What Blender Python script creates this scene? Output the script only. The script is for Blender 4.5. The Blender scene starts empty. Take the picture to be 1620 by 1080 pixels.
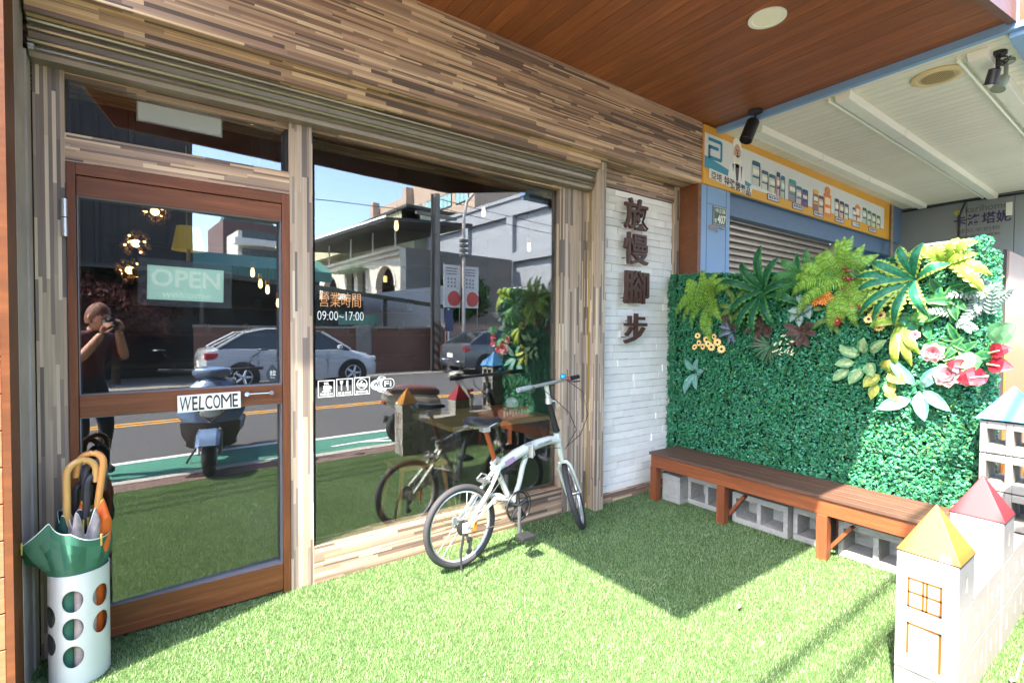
import bpy, math, random
import numpy as np
from mathutils import Vector, Matrix
random.seed(7); RNG = np.random.default_rng(11)
S = bpy.context.scene; COL = S.collection
rad = math.radians
# ------------------------------------------------------------------ camera, sky, sun, exposure
EYE = Vector((0, 0, 1.40)); YAW, PITCH, ROLL = rad(35.4836), rad(-1.3356), rad(0.3329)
fwd = Vector((math.sin(YAW)*math.cos(PITCH), math.cos(YAW)*math.cos(PITCH), math.sin(PITCH)))
rgt = Vector((math.cos(YAW), -math.sin(YAW), 0)); upv = rgt.cross(fwd)
r2 = rgt*math.cos(ROLL)+upv*math.sin(ROLL); u2 = upv*math.cos(ROLL)-rgt*math.sin(ROLL)
cd = bpy.data.cameras.new('camera'); cam = bpy.data.objects.new('camera', cd); COL.objects.link(cam)
cd.sensor_width = 36; cd.lens = 774.3146/1620*36; cd.clip_start = .03; cd.clip_end = 1500
cam.matrix_world = Matrix(((r2.x, u2.x, -fwd.x, EYE.x), (r2.y, u2.y, -fwd.y, EYE.y), (r2.z, u2.z, -fwd.z, EYE.z), (0, 0, 0, 1)))
S.camera = cam
ELEV = rad(52.9); AZ = Vector((.94, .342))            # AZ: the way the sunlight travels over the ground
sd = Vector((AZ.x*math.cos(ELEV), AZ.y*math.cos(ELEV), -math.sin(ELEV)))
W = bpy.data.worlds.new('World'); S.world = W; W.use_nodes = True
wn = W.node_tree.nodes; bg = wn['Background']; sky = wn.new('ShaderNodeTexSky'); sky.sky_type = 'NISHITA'; sky.sun_disc = False
sky.sun_elevation = ELEV; sky.sun_rotation = math.atan2(-AZ.x, -AZ.y); sky.air_density = 1.0; sky.dust_density = 1.5
W.node_tree.links.new(sky.outputs[0], bg.inputs[0]); bg.inputs[1].default_value = .15
ld = bpy.data.lights.new('sun', 'SUN'); ld.energy = 3.2; ld.angle = rad(.55); ld.color = (1, .93, .80)
sun = bpy.data.objects.new('sun', ld); COL.objects.link(sun); sun.rotation_euler = sd.to_track_quat('-Z', 'Y').to_euler(); sun.location = (-6, -4, 12)
S.view_settings.view_transform = 'Standard'; S.view_settings.look = 'None'; S.view_settings.gamma = 1
S.view_settings.exposure = 3.35
S.cycles.use_denoising = True
try: S.cycles.denoiser = 'OPENIMAGEDENOISE'
except Exception: pass
S.cycles.max_bounces = 10; S.cycles.diffuse_bounces = 5; S.cycles.glossy_bounces = 5; S.cycles.transparent_max_bounces = 12
S.cycles.sample_clamp_indirect = 6; S.cycles.caustics_reflective = False; S.cycles.caustics_refractive = False
# ------------------------------------------------------------------ materials
class N:
    def __init__(s, name):
        s.m = bpy.data.materials.new(name); s.m.use_nodes = True; s.t = s.m.node_tree; s.n = s.t.nodes; s.p = s.n['Principled BSDF']
    def new(s, k, **kw):
        o = s.n.new('ShaderNode'+k)
        for a, b in kw.items(): setattr(o, a, b)
        return o
    def link(s, a, b): s.t.links.new(a, b)
    def setin(s, sock, v):
        if isinstance(v, bpy.types.NodeSocket): s.link(v, sock)
        else: sock.default_value = v
    def math(s, op, a, b=0.0, c=0.0):
        o = s.new('Math', operation=op)
        for i, v in enumerate((a, b, c)): s.setin(o.inputs[i], v)
        return o.outputs[0]
    def mix(s, f, a, b, mode='MIX'):
        o = s.new('Mix', data_type='RGBA', blend_type=mode)
        s.setin(o.inputs[0], f); s.setin(o.inputs[6], c4(a)); s.setin(o.inputs[7], c4(b)); return o.outputs[2]
    def co(s, scale=(1, 1, 1)):
        if not hasattr(s, '_tc'): s._tc = s.new('TexCoord').outputs['Object']
        if scale == (1, 1, 1): return s._tc
        m = s.new('Mapping'); s.link(s._tc, m.inputs[0]); m.inputs['Scale'].default_value = scale; return m.outputs[0]
    def noise(s, scale=5, detail=3, vec=None, rough=.55):
        o = s.new('TexNoise'); o.inputs['Scale'].default_value = scale; o.inputs['Detail'].default_value = detail; o.inputs['Roughness'].default_value = rough
        s.link(vec or s.co(), o.inputs['Vector']); return o.outputs[0]
    def ramp(s, f, stops, interp='LINEAR'):
        o = s.new('ValToRGB'); r = o.color_ramp; r.interpolation = interp; s.link(f, o.inputs[0])
        while len(r.elements) < len(stops): r.elements.new(.5)
        for e, (p, c) in zip(r.elements, stops): e.position = p; e.color = c4(c)
        return o.outputs[0]
    def island(s): return s.new('NewGeometry').outputs['Random Per Island']
    def bump(s, h, strength=.3, dist=.01):
        b = s.new('Bump'); b.inputs['Strength'].default_value = strength; b.inputs['Distance'].default_value = dist
        s.link(h, b.inputs['Height']); s.link(b.outputs[0], s.p.inputs['Normal'])
def c4(c):
    if isinstance(c, bpy.types.NodeSocket): return c
    return (c[0], c[1], c[2], 1) if len(c) == 3 else c
def hx(h):                                            # sRGB hex -> linear
    v = [int(h[i:i+2], 16)/255 for i in (0, 2, 4)]
    return tuple(x/12.92 if x <= .04045 else ((x+.055)/1.055)**2.4 for x in v)
def mul(c, k): return tuple(x*k for x in c[:3])
MATS = {}
def mat(name, base, rough=.6, metal=0, var=.12, scale=6, isl=0, alt=None, bump=0, bscale=60, coat=0, spec=.5, emit=None, es=0, stretch=(1, 1, 1), trans=0, dirt=0):
    if name in MATS: return MATS[name]
    k = N(name); p = k.p; v = k.co(stretch)
    col = c4(base)
    if alt is not None: col = k.mix(k.island() if isl else k.noise(scale, 3, v), base, alt)
    f = k.math('MULTIPLY_ADD', k.noise(scale*1.7, 5, v), 2*var, 1-var)
    if isl: f = k.math('MULTIPLY', f, k.math('MULTIPLY_ADD', k.math('FRACT', k.math('MULTIPLY', k.island(), 7.31)), 2*isl, 1-isl))
    cc = k.new('CombineColor')
    for i in range(3): k.link(f, cc.inputs[i])
    out = k.mix(1.0, col, cc.outputs[0], 'MULTIPLY')
    if dirt: out = k.mix(k.math('MULTIPLY', k.math('SMOOTH_MIN', k.math('MULTIPLY', k.math('SUBTRACT', k.noise(2.3, 6), .5), 4), 1, .2), dirt), out, (.09, .075, .06))
    k.link(out, p.inputs['Base Color'])
    p.inputs['Roughness'].default_value = rough; p.inputs['Metallic'].default_value = metal; p.inputs['Coat Weight'].default_value = coat
    p.inputs['Specular IOR Level'].default_value = spec
    if emit: p.inputs['Emission Color'].default_value = c4(emit); p.inputs['Emission Strength'].default_value = es
    if bump: k.bump(k.noise(bscale, 4, v), bump, .004)
    MATS[name] = k.m; return k.m
def leafmat(name, a, b, rough=.45, isl=.35, thin=.25):
    """waxy leaf: colour varies leaf by leaf, lets a little light through"""
    if name in MATS: return MATS[name]
    k = N(name); i = k.island(); col = k.mix(i, a, b)
    f = k.math('MULTIPLY_ADD', k.math('FRACT', k.math('MULTIPLY', i, 9.7)), 2*isl, 1-isl); cc = k.new('CombineColor')
    for q in range(3): k.link(f, cc.inputs[q])
    col = k.mix(1.0, col, cc.outputs[0], 'MULTIPLY'); col = k.mix(k.math('MULTIPLY', k.math('GREATER_THAN', k.noise(55, 4), .56), .35), col, mul(a, .55)); k.link(col, k.p.inputs['Base Color']); k.p.inputs['Roughness'].default_value = rough+.12; k.p.inputs['Specular IOR Level'].default_value = .3
    tr = k.new('BsdfTranslucent'); k.link(col, tr.inputs[0]); mx = k.new('MixShader'); mx.inputs[0].default_value = thin
    k.link(k.p.outputs[0], mx.inputs[1]); k.link(tr.outputs[0], mx.inputs[2]); k.link(mx.outputs[0], k.n['Material Output'].inputs[0])
    MATS[name] = k.m; return k.m
def stripes(name, axis):
    """laminate of narrow wooden strips of random length, along x or along z"""
    k = N(name); s = k.new('SeparateXYZ'); k.link(k.co(), s.inputs[0]); X, Y, Z = s.outputs
    if axis == 'x': u, v = X, k.math('ADD', Z, Y)
    else: u, v = Z, k.math('ADD', X, Y)
    h = .0098 if axis == 'x' else .0125
    r0 = k.math('FLOOR', k.math('DIVIDE', v, h)); pair = k.math('FLOOR', k.math('DIVIDE', r0, 2))
    wn_ = k.new('TexWhiteNoise', noise_dimensions='1D'); k.link(pair, wn_.inputs['W'])
    row = k.math('SUBTRACT', r0, k.math('MULTIPLY', k.math('GREATER_THAN', wn_.outputs[0], .62), k.math('FLOORED_MODULO', r0, 2)))
    w2 = k.new('TexWhiteNoise', noise_dimensions='1D'); k.link(k.math('ADD', row, 31.7), w2.inputs['W'])
    sc = k.new('SeparateColor'); k.link(w2.outputs[1], sc.inputs[0])
    ln = k.math('MULTIPLY_ADD', sc.outputs[0], .45, .20)
    cell = k.math('FLOOR', k.math('ADD', k.math('DIVIDE', u, ln), k.math('MULTIPLY', sc.outputs[1], 17)))
    cb = k.new('CombineXYZ'); k.link(row, cb.inputs[0]); k.link(cell, cb.inputs[1])
    w3 = k.new('TexWhiteNoise', noise_dimensions='2D'); k.link(cb.outputs[0], w3.inputs['Vector'])
    cols = ['a5876c', '6a554a', 'b79b7c', '8b7060', '4b3f3b', 'a88d78', '7a6152', 'c4ab8c', '8f7866', '5f4e46', '9c8068']
    if axis == 'z': cols = ['a08a76', '70625a', 'b5a28b', '8d7b6e', '5a504c', 'a3907f', '7d6e63', 'c0ae98', '94836f', '6a5d56', '9b8a76']
    col = k.ramp(w3.outputs[0], [(i/len(cols), tuple(q*.93+m_*.13 for q, m_ in zip(mul(hx(c), 1.18), (.36, .245, .165) if axis == 'x' else (.33, .26, .20)))) for i, c in enumerate(cols)], 'CONSTANT')
    g = k.noise(1, 4, k.co((3, 90, 90) if axis == 'x' else (90, 90, 3)))
    f = k.math('MULTIPLY_ADD', k.math('ADD', g, k.math('MULTIPLY', k.noise(1.1, 4), .35)), .75, .50); cc = k.new('CombineColor')
    for i in range(3): k.link(f, cc.inputs[i])
    col = k.mix(1.0, col, cc.outputs[0], 'MULTIPLY')
    gap = k.math('LESS_THAN', k.math('FRACT', k.math('DIVIDE', v, h)), .055)
    k.link(k.mix(k.math('MULTIPLY', gap, .35), col, (.03, .022, .018)), k.p.inputs['Base Color'])
    k.p.inputs['Roughness'].default_value = .5; k.bump(k.math('ADD', w3.outputs[0], g), .25, .002); return k.m
def woodgrain(name, a, b, axis, rough=.45, isl=.2, sc=1.0):
    """timber with the grain along one axis"""
    k = N(name); st = {'x': (1.3, 26, 26), 'y': (26, 1.3, 26), 'z': (26, 26, 1.3)}[axis]; st = tuple(q*sc for q in st)
    v = k.co(st); n1 = k.noise(1.4, 6, v, .65); n2 = k.noise(6, 3, v)
    col = k.ramp(n1, [(.3, a), (.52, b), (.72, mul(a, .8))])
    f = k.math('MULTIPLY_ADD', n2, .5, .75)
    if isl: f = k.math('MULTIPLY', f, k.math('MULTIPLY_ADD', k.island(), 2*isl, 1-isl))
    cc = k.new('CombineColor')
    for i in range(3): k.link(f, cc.inputs[i])
    k.link(k.mix(1.0, col, cc.outputs[0], 'MULTIPLY'), k.p.inputs['Base Color'])
    k.p.inputs['Roughness'].default_value = rough; k.bump(n1, .2, .002); return k.m
def glassmat(name, ior, tint):
    k = N(name); lw = k.new('LayerWeight'); r0 = ((ior-1)/(ior+1))**2
    fr = k.math('MULTIPLY_ADD', k.math('POWER', lw.outputs['Facing'], 5), 1-r0, r0)
    tr = k.new('BsdfTransparent'); tr.inputs[0].default_value = c4(tint); gl = k.new('BsdfGlossy'); gl.inputs['Roughness'].default_value = 0; gl.inputs[0].default_value = (.97, .98, 1, 1)
    bp_n = k.new('Bump'); bp_n.inputs['Strength'].default_value = .02; bp_n.inputs['Distance'].default_value = .01; k.link(k.noise(2.5, 1), bp_n.inputs['Height']); k.link(bp_n.outputs[0], gl.inputs['Normal'])
    df = k.new('BsdfDiffuse'); df.inputs[0].default_value = (.6, .6, .58, 1); m0 = k.new('MixShader'); k.link(k.math('MULTIPLY', k.math('POWER', k.noise(3.0, 6, None, .7), 3), .045), m0.inputs[0])
    mx = k.new('MixShader'); k.link(fr, mx.inputs[0]); k.link(tr.outputs[0], mx.inputs[1]); k.link(gl.outputs[0], mx.inputs[2])
    k.link(mx.outputs[0], m0.inputs[1]); k.link(df.outputs[0], m0.inputs[2]); k.link(m0.outputs[0], k.n['Material Output'].inputs[0]); return k.m
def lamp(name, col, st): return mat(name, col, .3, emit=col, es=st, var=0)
STX = stripes('strip_laminate_horizontal', 'x'); STZ = stripes('strip_laminate_vertical', 'z')
DOORX = woodgrain('door_wood_rail', hx('8a5230'), hx('6a3b20'), 'x'); DOORZ = woodgrain('door_wood_stile', hx('87502f'), hx('6a3a20'), 'z')
CEILW = woodgrain('ceiling_boards_wood', hx('a05c30'), hx('7d4524'), 'y', .42, .16)
PLANK = woodgrain('pillar_plank_wood', hx('c08560'), hx('a36a48'), 'x', .5, .12); BROWNZ = woodgrain('brown_panel_wood', hx('7c4a28'), hx('643a20'), 'x', .4, 0, .35)
BENCHY = woodgrain('bench_wood', hx('9a5630'), hx('7a4022'), 'y', .5, .15); BENCHTOP = woodgrain('bench_top_wood', hx('6c5042'), hx('553c30'), 'y', .5, .12); BENCHZ = woodgrain('bench_leg_wood', hx('93502c'), hx('723c20'), 'z', .5, .1)
TABLEW = woodgrain('table_wood', hx('d0a768'), hx('b08a50'), 'x', .35, .2)
WHITEB = mat('whitewashed_brick', hx('f0ece4'), .75, var=.1, scale=9, isl=.07, bump=.35, bscale=45, dirt=.05)
BLACK = mat('black_plastic', (.018, .018, .02), .45); DARK = mat('dark_joint', (.035, .03, .028), .8); RUB = mat('black_rubber', (.028, .027, .03), .75, bump=.2, bscale=200)
STEEL = mat('brushed_steel', (.42, .41, .40), .34, .9, var=.15, scale=3, stretch=(1, 1, 30)); CHROME = mat('chrome', (.75, .75, .76), .12, 1, var=.02); ALU = mat('satin_aluminium', (.62, .63, .65), .35, .8, var=.05)
GALV = mat('weathered_galvanised_steel', hx('b4aca5'), .55, .15, var=.25, scale=4, dirt=.35); SHUT = mat('shutter_steel', hx('958a7b'), .30, .6, var=.15, scale=5, dirt=.15)
WHITEP = mat('white_paint', hx('e6e4de'), .5, var=.05, dirt=.05); OFFW = mat('cream_ceiling_panel', hx('e3dacd'), .55, var=.05, isl=.03); WHITEL = mat('white_lamp_housing', hx('e9e4d8'), .4, var=.03)
CASTW = mat('castle_white_paint', hx('8f8b84'), .7, var=.07, scale=11, bump=.3, bscale=70, dirt=.12); CONC = mat('cinder_block_concrete', hx('9a9791'), .92, var=.3, scale=18, bump=.9, bscale=140, dirt=.3)
BLUE = mat('pale_blue_painted_panel', hx('7d9fc6'), .45, var=.07, scale=3, dirt=.04); BLUED = mat('dusty_blue_lintel', hx('62799a'), .5, var=.12)
NAVY = mat('dark_blue_panel', hx('2b4a77'), .5)
# ------------------------------------------------------------------ mesh helpers
class G:
    def __init__(s): s.v = []; s.f = []; s.mi = []; s.M = None; s.k = 0
    def add(s, vs, fs):
        o = len(s.v)
        for q in vs:
            q = Vector(q); s.v.append(tuple(s.M @ q) if s.M is not None else tuple(q))
        for f in fs: s.f.append(tuple(i+o for i in f)); s.mi.append(s.k)
        return s
    def box(s, x0, x1, y0, y1, z0, z1):
        return s.add([(x0, y0, z0), (x1, y0, z0), (x1, y1, z0), (x0, y1, z0), (x0, y0, z1), (x1, y0, z1), (x1, y1, z1), (x0, y1, z1)],
                     [(3, 2, 1, 0), (4, 5, 6, 7), (0, 1, 5, 4), (1, 2, 6, 5), (2, 3, 7, 6), (3, 0, 4, 7)])
    def obox(s, c, size, rot=None):
        old = s.M; m = Matrix.Translation(c) @ (rot.to_4x4() if rot is not None else Matrix.Identity(4)); s.M = (old @ m) if old is not None else m
        a, b, d = (q/2 for q in size); s.box(-a, a, -b, b, -d, d); s.M = old; return s
    def tube(s, pts, r, n=8, cap=True):
        pts = [Vector(p) for p in pts]; rs = r if isinstance(r, (list, tuple)) else [r]*len(pts); vs = []; fs = []; ref = None
        for i, p in enumerate(pts):
            t = (pts[min(i+1, len(pts)-1)]-pts[max(i-1, 0)]); t = t.normalized() if t.length > 1e-9 else Vector((0, 0, 1))
            if ref is None: ref = Vector((0, 0, 1)) if abs(t.z) < .9 else Vector((1, 0, 0))
            a = t.cross(ref)
            if a.length < 1e-4: ref = Vector((1, 0, 0)) if abs(t.x) < .9 else Vector((0, 1, 0)); a = t.cross(ref)
            a.normalize(); b = t.cross(a).normalized()
            for j in range(n):
                w = 2*math.pi*j/n; vs.append(p+(a*math.cos(w)+b*math.sin(w))*rs[i])
        for i in range(len(pts)-1):
            for j in range(n): fs.append((i*n+j, i*n+(j+1) % n, (i+1)*n+(j+1) % n, (i+1)*n+j))
        if cap: fs.append(tuple(range(n-1, -1, -1))); fs.append(tuple((len(pts)-1)*n+j for j in range(n)))
        return s.add(vs, fs)
    def torus(s, c, R, r, axis=(0, 1, 0), n=40, m=8, sq=1.0):
        a = Vector(axis).normalized(); t = Vector((0, 0, 1)) if abs(a.z) < .9 else Vector((1, 0, 0)); u = a.cross(t).normalized(); w = a.cross(u); c = Vector(c); vs = []; fs = []
        for i in range(n):
            d = u*math.cos(2*math.pi*i/n)+w*math.sin(2*math.pi*i/n)
            for j in range(m): q = 2*math.pi*j/m; vs.append(c+d*(R+r*math.cos(q))+a*(r*sq*math.sin(q)))
        for i in range(n):
            for j in range(m): fs.append((i*m+j, ((i+1) % n)*m+j, ((i+1) % n)*m+(j+1) % m, i*m+(j+1) % m))
        return s.add(vs, fs)
    def cyl(s, p0, p1, r, n=16): return s.tube([p0, p1], r, n)
    def lathe(s, prof, c=(0, 0, 0), n=24, axis='z'):
        vs = []; fs = []; c = Vector(c)
        for (r, z) in prof:
            for j in range(n):
                a = 2*math.pi*j/n; q = (r*math.cos(a), r*math.sin(a), z)
                if axis == 'y': q = (q[0], q[2], q[1])
                if axis == 'x': q = (q[2], q[0], q[1])
                vs.append(c+Vector(q))
        for i in range(len(prof)-1):
            for j in range(n): fs.append((i*n+j, i*n+(j+1) % n, (i+1)*n+(j+1) % n, (i+1)*n+j))
        return s.add(vs, fs)
    def ball(s, c, r, n=12, m=8, sc=(1, 1, 1)):
        return s.lathe_sc([(math.sin(math.pi*i/m)*r, -math.cos(math.pi*i/m)*r) for i in range(m+1)], c, n, sc)
    def lathe_sc(s, prof, c, n, sc):
        old = s.M; m = Matrix.Translation(c) @ Matrix.Diagonal((*sc, 1)); s.M = (old @ m) if old is not None else m; s.lathe(prof, (0, 0, 0), n); s.M = old; return s
    def prism(s, poly, y0, y1, plane='xz'):
        n = len(poly)
        mk = {'xz': lambda p, d: (p[0], d, p[1]), 'yz': lambda p, d: (d, p[0], p[1]), 'xy': lambda p, d: (p[0], p[1], d)}[plane]
        vs = [mk(p, y0) for p in poly]+[mk(p, y1) for p in poly]
        return s.add(vs, [tuple(range(n)), tuple(range(2*n-1, n-1, -1))]+[(i, i+n, (i+1) % n+n, (i+1) % n) for i in range(n)])
    def loft(s, rings, cap=True):
        n = len(rings[0]); vs = [p for r in rings for p in r]; fs = []
        for i in range(len(rings)-1):
            for j in range(n): fs.append((i*n+j, i*n+(j+1) % n, (i+1)*n+(j+1) % n, (i+1)*n+j))
        if cap: fs.append(tuple(range(n-1, -1, -1))); fs.append(tuple((len(rings)-1)*n+j for j in range(n)))
        return s.add(vs, fs)
    def build(s, name, mats, parent=None, smooth=False, bevel=0, label=None, kind=None):
        me = bpy.data.meshes.new(name); me.from_pydata(s.v, [], s.f); me.validate(verbose=False)
        mats = mats if isinstance(mats, (list, tuple)) else [mats]
        for m in mats: me.materials.append(m)
        if len(mats) > 1 and len(me.polygons) == len(s.mi): me.polygons.foreach_set('material_index', s.mi)
        fix_normals(me)
        if smooth: me.polygons.foreach_set('use_smooth', [True]*len(me.polygons)); smooth_by_angle(me, 40)
        return place(me, name, parent, bevel, label, kind)
def fix_normals(me):
    import bmesh
    b = bmesh.new(); b.from_mesh(me); bmesh.ops.recalc_face_normals(b, faces=b.faces); b.to_mesh(me); b.free()
def smooth_by_angle(me, deg):
    import bmesh
    b = bmesh.new(); b.from_mesh(me); lim = rad(deg)
    for e in b.edges:
        if len(e.link_faces) == 2 and e.calc_face_angle(0) > lim: e.smooth = False
    b.to_mesh(me); b.free()
def place(me, name, parent=None, bevel=0, label=None, kind=None):
    o = bpy.data.objects.new(name, me); COL.objects.link(o)
    if parent is not None:
        o.parent = parent
        if parent.parent is None: o.matrix_parent_inverse = Matrix.Translation(-Vector(parent.location))
    if bevel:
        b = o.modifiers.new('bevel', 'BEVEL'); b.width = bevel; b.segments = 2; b.limit_method = 'ANGLE'; b.angle_limit = rad(40)
    if label: o['label'] = label
    if kind: o['kind'] = kind
    return o
def arr(name, V, F, mats, parent=None, mi=None, label=None, kind=None):
    """mesh straight from numpy arrays (all faces the same size)"""
    me = bpy.data.meshes.new(name); k = F.shape[1]; me.vertices.add(len(V)); me.vertices.foreach_set('co', np.ascontiguousarray(V, dtype=np.float32).ravel())
    me.loops.add(F.size); me.loops.foreach_set('vertex_index', np.ascontiguousarray(F, dtype=np.int32).ravel())
    me.polygons.add(len(F)); me.polygons.foreach_set('loop_start', np.arange(0, F.size, k, dtype=np.int32)); me.polygons.foreach_set('loop_total', np.full(len(F), k, dtype=np.int32))
    for m in (mats if isinstance(mats, (list, tuple)) else [mats]): me.materials.append(m)
    if mi is not None: me.polygons.foreach_set('material_index', np.ascontiguousarray(mi, dtype=np.int32))
    me.update(calc_edges=True); return place(me, name, parent, 0, label, kind)
def T(name, label, cat, loc=(0, 0, 0), group=None):
    o = bpy.data.objects.new(name, None); COL.objects.link(o); o.location = loc; o.empty_display_size = .1
    return tag(o, label, cat, group)
def tag(o, label, cat, group=None):
    o['label'] = label; o['category'] = cat
    if group: o['group'] = group
    return o
def struct(o, kind='structure'): o['kind'] = kind; return o
def rotz(p, a): return Matrix.Translation(p) @ Matrix.Rotation(a, 4, 'Z') @ Matrix.Translation(-Vector(p))
_DG = None
def text_geo(g, txt, o, w, h, xd=(1, 0, 0), yd=(0, 0, 1), off=0.0, ext=.0005, shear=0.0, keep=False, wrap=None):
    """lettering as real geometry, fitted to a w x h box whose lower left corner is o"""
    c = bpy.data.curves.new('lettering', 'FONT'); c.body = txt; c.size = 1; c.offset = off; c.extrude = .05; c.resolution_u = 3; c.shear = shear
    ob = bpy.data.objects.new('lettering', c); COL.objects.link(ob); bpy.context.view_layer.update()
    me = bpy.data.meshes.new_from_object(ob.evaluated_get(bpy.context.evaluated_depsgraph_get()))
    n = len(me.vertices); V = np.empty(n*3, dtype=np.float32); me.vertices.foreach_get('co', V); V = V.reshape(-1, 3).astype(float)
    F = [tuple(p.vertices) for p in me.polygons]; bpy.data.objects.remove(ob); bpy.data.curves.remove(c); bpy.data.meshes.remove(me)
    if n == 0: return
    lo, hi = V.min(0), V.max(0); sx = w/max(hi[0]-lo[0], 1e-6); sy = h/max(hi[1]-lo[1], 1e-6)
    if keep: sx = sy = min(sx, sy)
    xd, yd = Vector(xd), Vector(yd); zd = xd.cross(yd); o = Vector(o)
    P = [o+xd*((q[0]-lo[0])*sx)+yd*((q[1]-lo[1])*sy)+zd*(ext if q[2] > 0 else 0) for q in V]
    g.add(P, F)
# ------------------------------------------------------------------ ground, street
asph = mat('asphalt', (.075, .072, .072), .9, var=.3, scale=14, bump=.4, bscale=120, dirt=.1)
lane = mat('green_lane_asphalt', hx('3f7a68'), .85, var=.15, scale=10, dirt=.15); kerbm = mat('kerb_concrete', hx('a8a49c'), .85, var=.12, scale=8)
mark_w = mat('road_marking_white', hx('d8d8d4'), .7, var=.1, scale=20); mark_y = mat('road_marking_yellow', hx('d69a3c'), .7, var=.12, scale=20)
def paver():
    k = N('paver_tiles'); b = k.new('TexBrick'); k.link(k.co(), b.inputs['Vector']); b.inputs['Scale'].default_value = 5
    b.inputs['Color1'].default_value = c4(hx('6e4d46')); b.inputs['Color2'].default_value = c4(hx('55403c')); b.inputs['Mortar'].default_value = c4(hx('8d8078')); b.inputs['Mortar Size'].default_value = .018
    k.link(b.outputs[0], k.p.inputs['Base Color']); k.p.inputs['Roughness'].default_value = .85; k.bump(b.outputs['Fac'], -.3, .004); return k.m
def sheet(name, x0, x1, y0, y1, z, m, kind='structure'):
    return G().add([(x0, y0, z), (x1, y0, z), (x1, y1, z), (x0, y1, z)], [(0, 1, 2, 3)]).build(name, m, kind=kind)
sheet('ground', -900, 900, -900, 900, -.075, mat('dusty_ground', hx('8d8a82'), .9, var=.2, scale=.3))
sheet('road', -120, 160, -8.45, -.86, -.034, asph)
sheet('bike_lane', -120, 160, -.86, -.02, -.030, lane)
g = G()
g.box(-120, 160, -.89, -.79, -.032, -.026); g.build('lane_line', mark_w, kind='structure')
g = G(); g.k = 0
g.box(-120, 160, -3.36, -3.27, -.033, -.029); g.box(-120, 160, -3.56, -3.47, -.033, -.029); g.build('centre_line', mark_y, kind='structure')
g = G(); g.add([(1.9, -.36, -.026), (2.9, -.42, -.026), (2.9, -.36, -.026), (1.9, -.30, -.026)], [(0, 1, 2, 3)]); g.add([(2.2, -.34, -.025), (2.7, -.12, -.025), (2.78, -.16, -.025), (2.35, -.37, -.025)], [(0, 1, 2, 3)])
g.box(.98, 1.35, .14, .2, -.03, -.022); g.build('lane_arrow', mark_w, kind='structure')
G().box(-120, 160, -.02, .10, -.07, -.012).build('kerb', kerbm, kind='structure')
G().box(-120, 160, .10, .345, -.07, -.018).build('pavement', paver(), kind='structure')
sheet('far_pavement', -120, 160, -9.6, -8.45, -.020, mat('far_pavement_concrete', hx('7f7a72'), .9, var=.2))
# artificial turf: backing sheet and blades
sheet('turf_base', -.46, 9.0, .345, 2.86, -.022, mat('turf_backing', (.045, .085, .02), .95, var=.3, scale=40, bump=.5, bscale=220))
sheet('side_pavement', -30, -.46, .44, 30, -.02, mat('side_pavement_tiles', hx('8f7a6a'), .85, var=.2))
def turf():
    def zone(x0, x1, y0, y1, dens): return np.column_stack([RNG.uniform(x0, x1, int((x1-x0)*(y1-y0)*dens)), RNG.uniform(y0, y1, int((x1-x0)*(y1-y0)*dens))])
    P = np.vstack([zone(-.45, 3.8, .35, 2.855, 42000), zone(3.8, 6.5, .35, .75, 6000)])
    n = len(P); a = RNG.uniform(0, 2*np.pi, n); w = RNG.uniform(.0008, .0015, n); h = RNG.uniform(.009, .019, n)
    patch = .5+.5*np.sin(P[:, 0]*2.1+1.3*np.sin(P[:, 1]*2.7))*np.sin(P[:, 1]*3.1+P[:, 0])
    lean = RNG.uniform(.002, .012, n); la = RNG.uniform(0, 6.283, n)+patch*.5
    V = np.empty((n, 3, 3)); z0 = np.full(n, -.022)
    V[:, 0] = np.column_stack([P[:, 0]-w*np.cos(a), P[:, 1]-w*np.sin(a), z0]); V[:, 1] = np.column_stack([P[:, 0]+w*np.cos(a), P[:, 1]+w*np.sin(a), z0])
    V[:, 2] = np.column_stack([P[:, 0]+lean*np.cos(la), P[:, 1]+lean*np.sin(la), z0+h])
    k = N('turf_blades'); i = k.island(); col = k.ramp(i, [(0, (.05, .125, .038)), (.3, (.12, .245, .075)), (.6, (.20, .32, .12)), (.85, (.34, .42, .21)), (1, (.58, .60, .40))])
    tone = k.math('ADD', k.math('MULTIPLY_ADD', k.noise(2.2, 3), .5, .62), k.math('MULTIPLY', k.noise(38, 2), .30)); cc = k.new('CombineColor')
    for q in range(3): k.link(tone, cc.inputs[q])
    col = k.mix(1.0, col, cc.outputs[0], 'MULTIPLY')
    k.link(col, k.p.inputs['Base Color']); k.p.inputs['Roughness'].default_value = .38; k.p.inputs['Specular IOR Level'].default_value = .4
    tr = k.new('BsdfTranslucent'); k.link(col, tr.inputs[0]); mx = k.new('MixShader'); mx.inputs[0].default_value = .35
    k.link(k.p.outputs[0], mx.inputs[1]); k.link(tr.outputs[0], mx.inputs[2]); k.link(mx.outputs[0], k.n['Material Output'].inputs[0])
    arr('turf', V.reshape(-1, 3), np.arange(3*n).reshape(-1, 3), k.m, kind='stuff')
turf()
# ------------------------------------------------------------------ the cafe
cafe = T('cafe_building', 'cafe shopfront clad in striped wood laminate with brown timber canopy and wide dark window', 'building', (1.5, 2.85, 0))
WP, WTH = (1.6, 2.872, 0), rad(2.2); DP, DTH = (.107, 2.868, 0), rad(2.8)
g = G(); g.box(-.62, 2.048, 2.60, 2.86, 2.712, 3.252); g.build('fascia', STX, cafe); G().box(2.050, 3.925, 2.602, 2.86, 2.712, 3.252).build('fascia', STX, cafe)
g = G(); g.box(-.62, 3.925, 2.86, 3.2, 2.51, 3.26); g.build('header_wall', STX, cafe)
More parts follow.
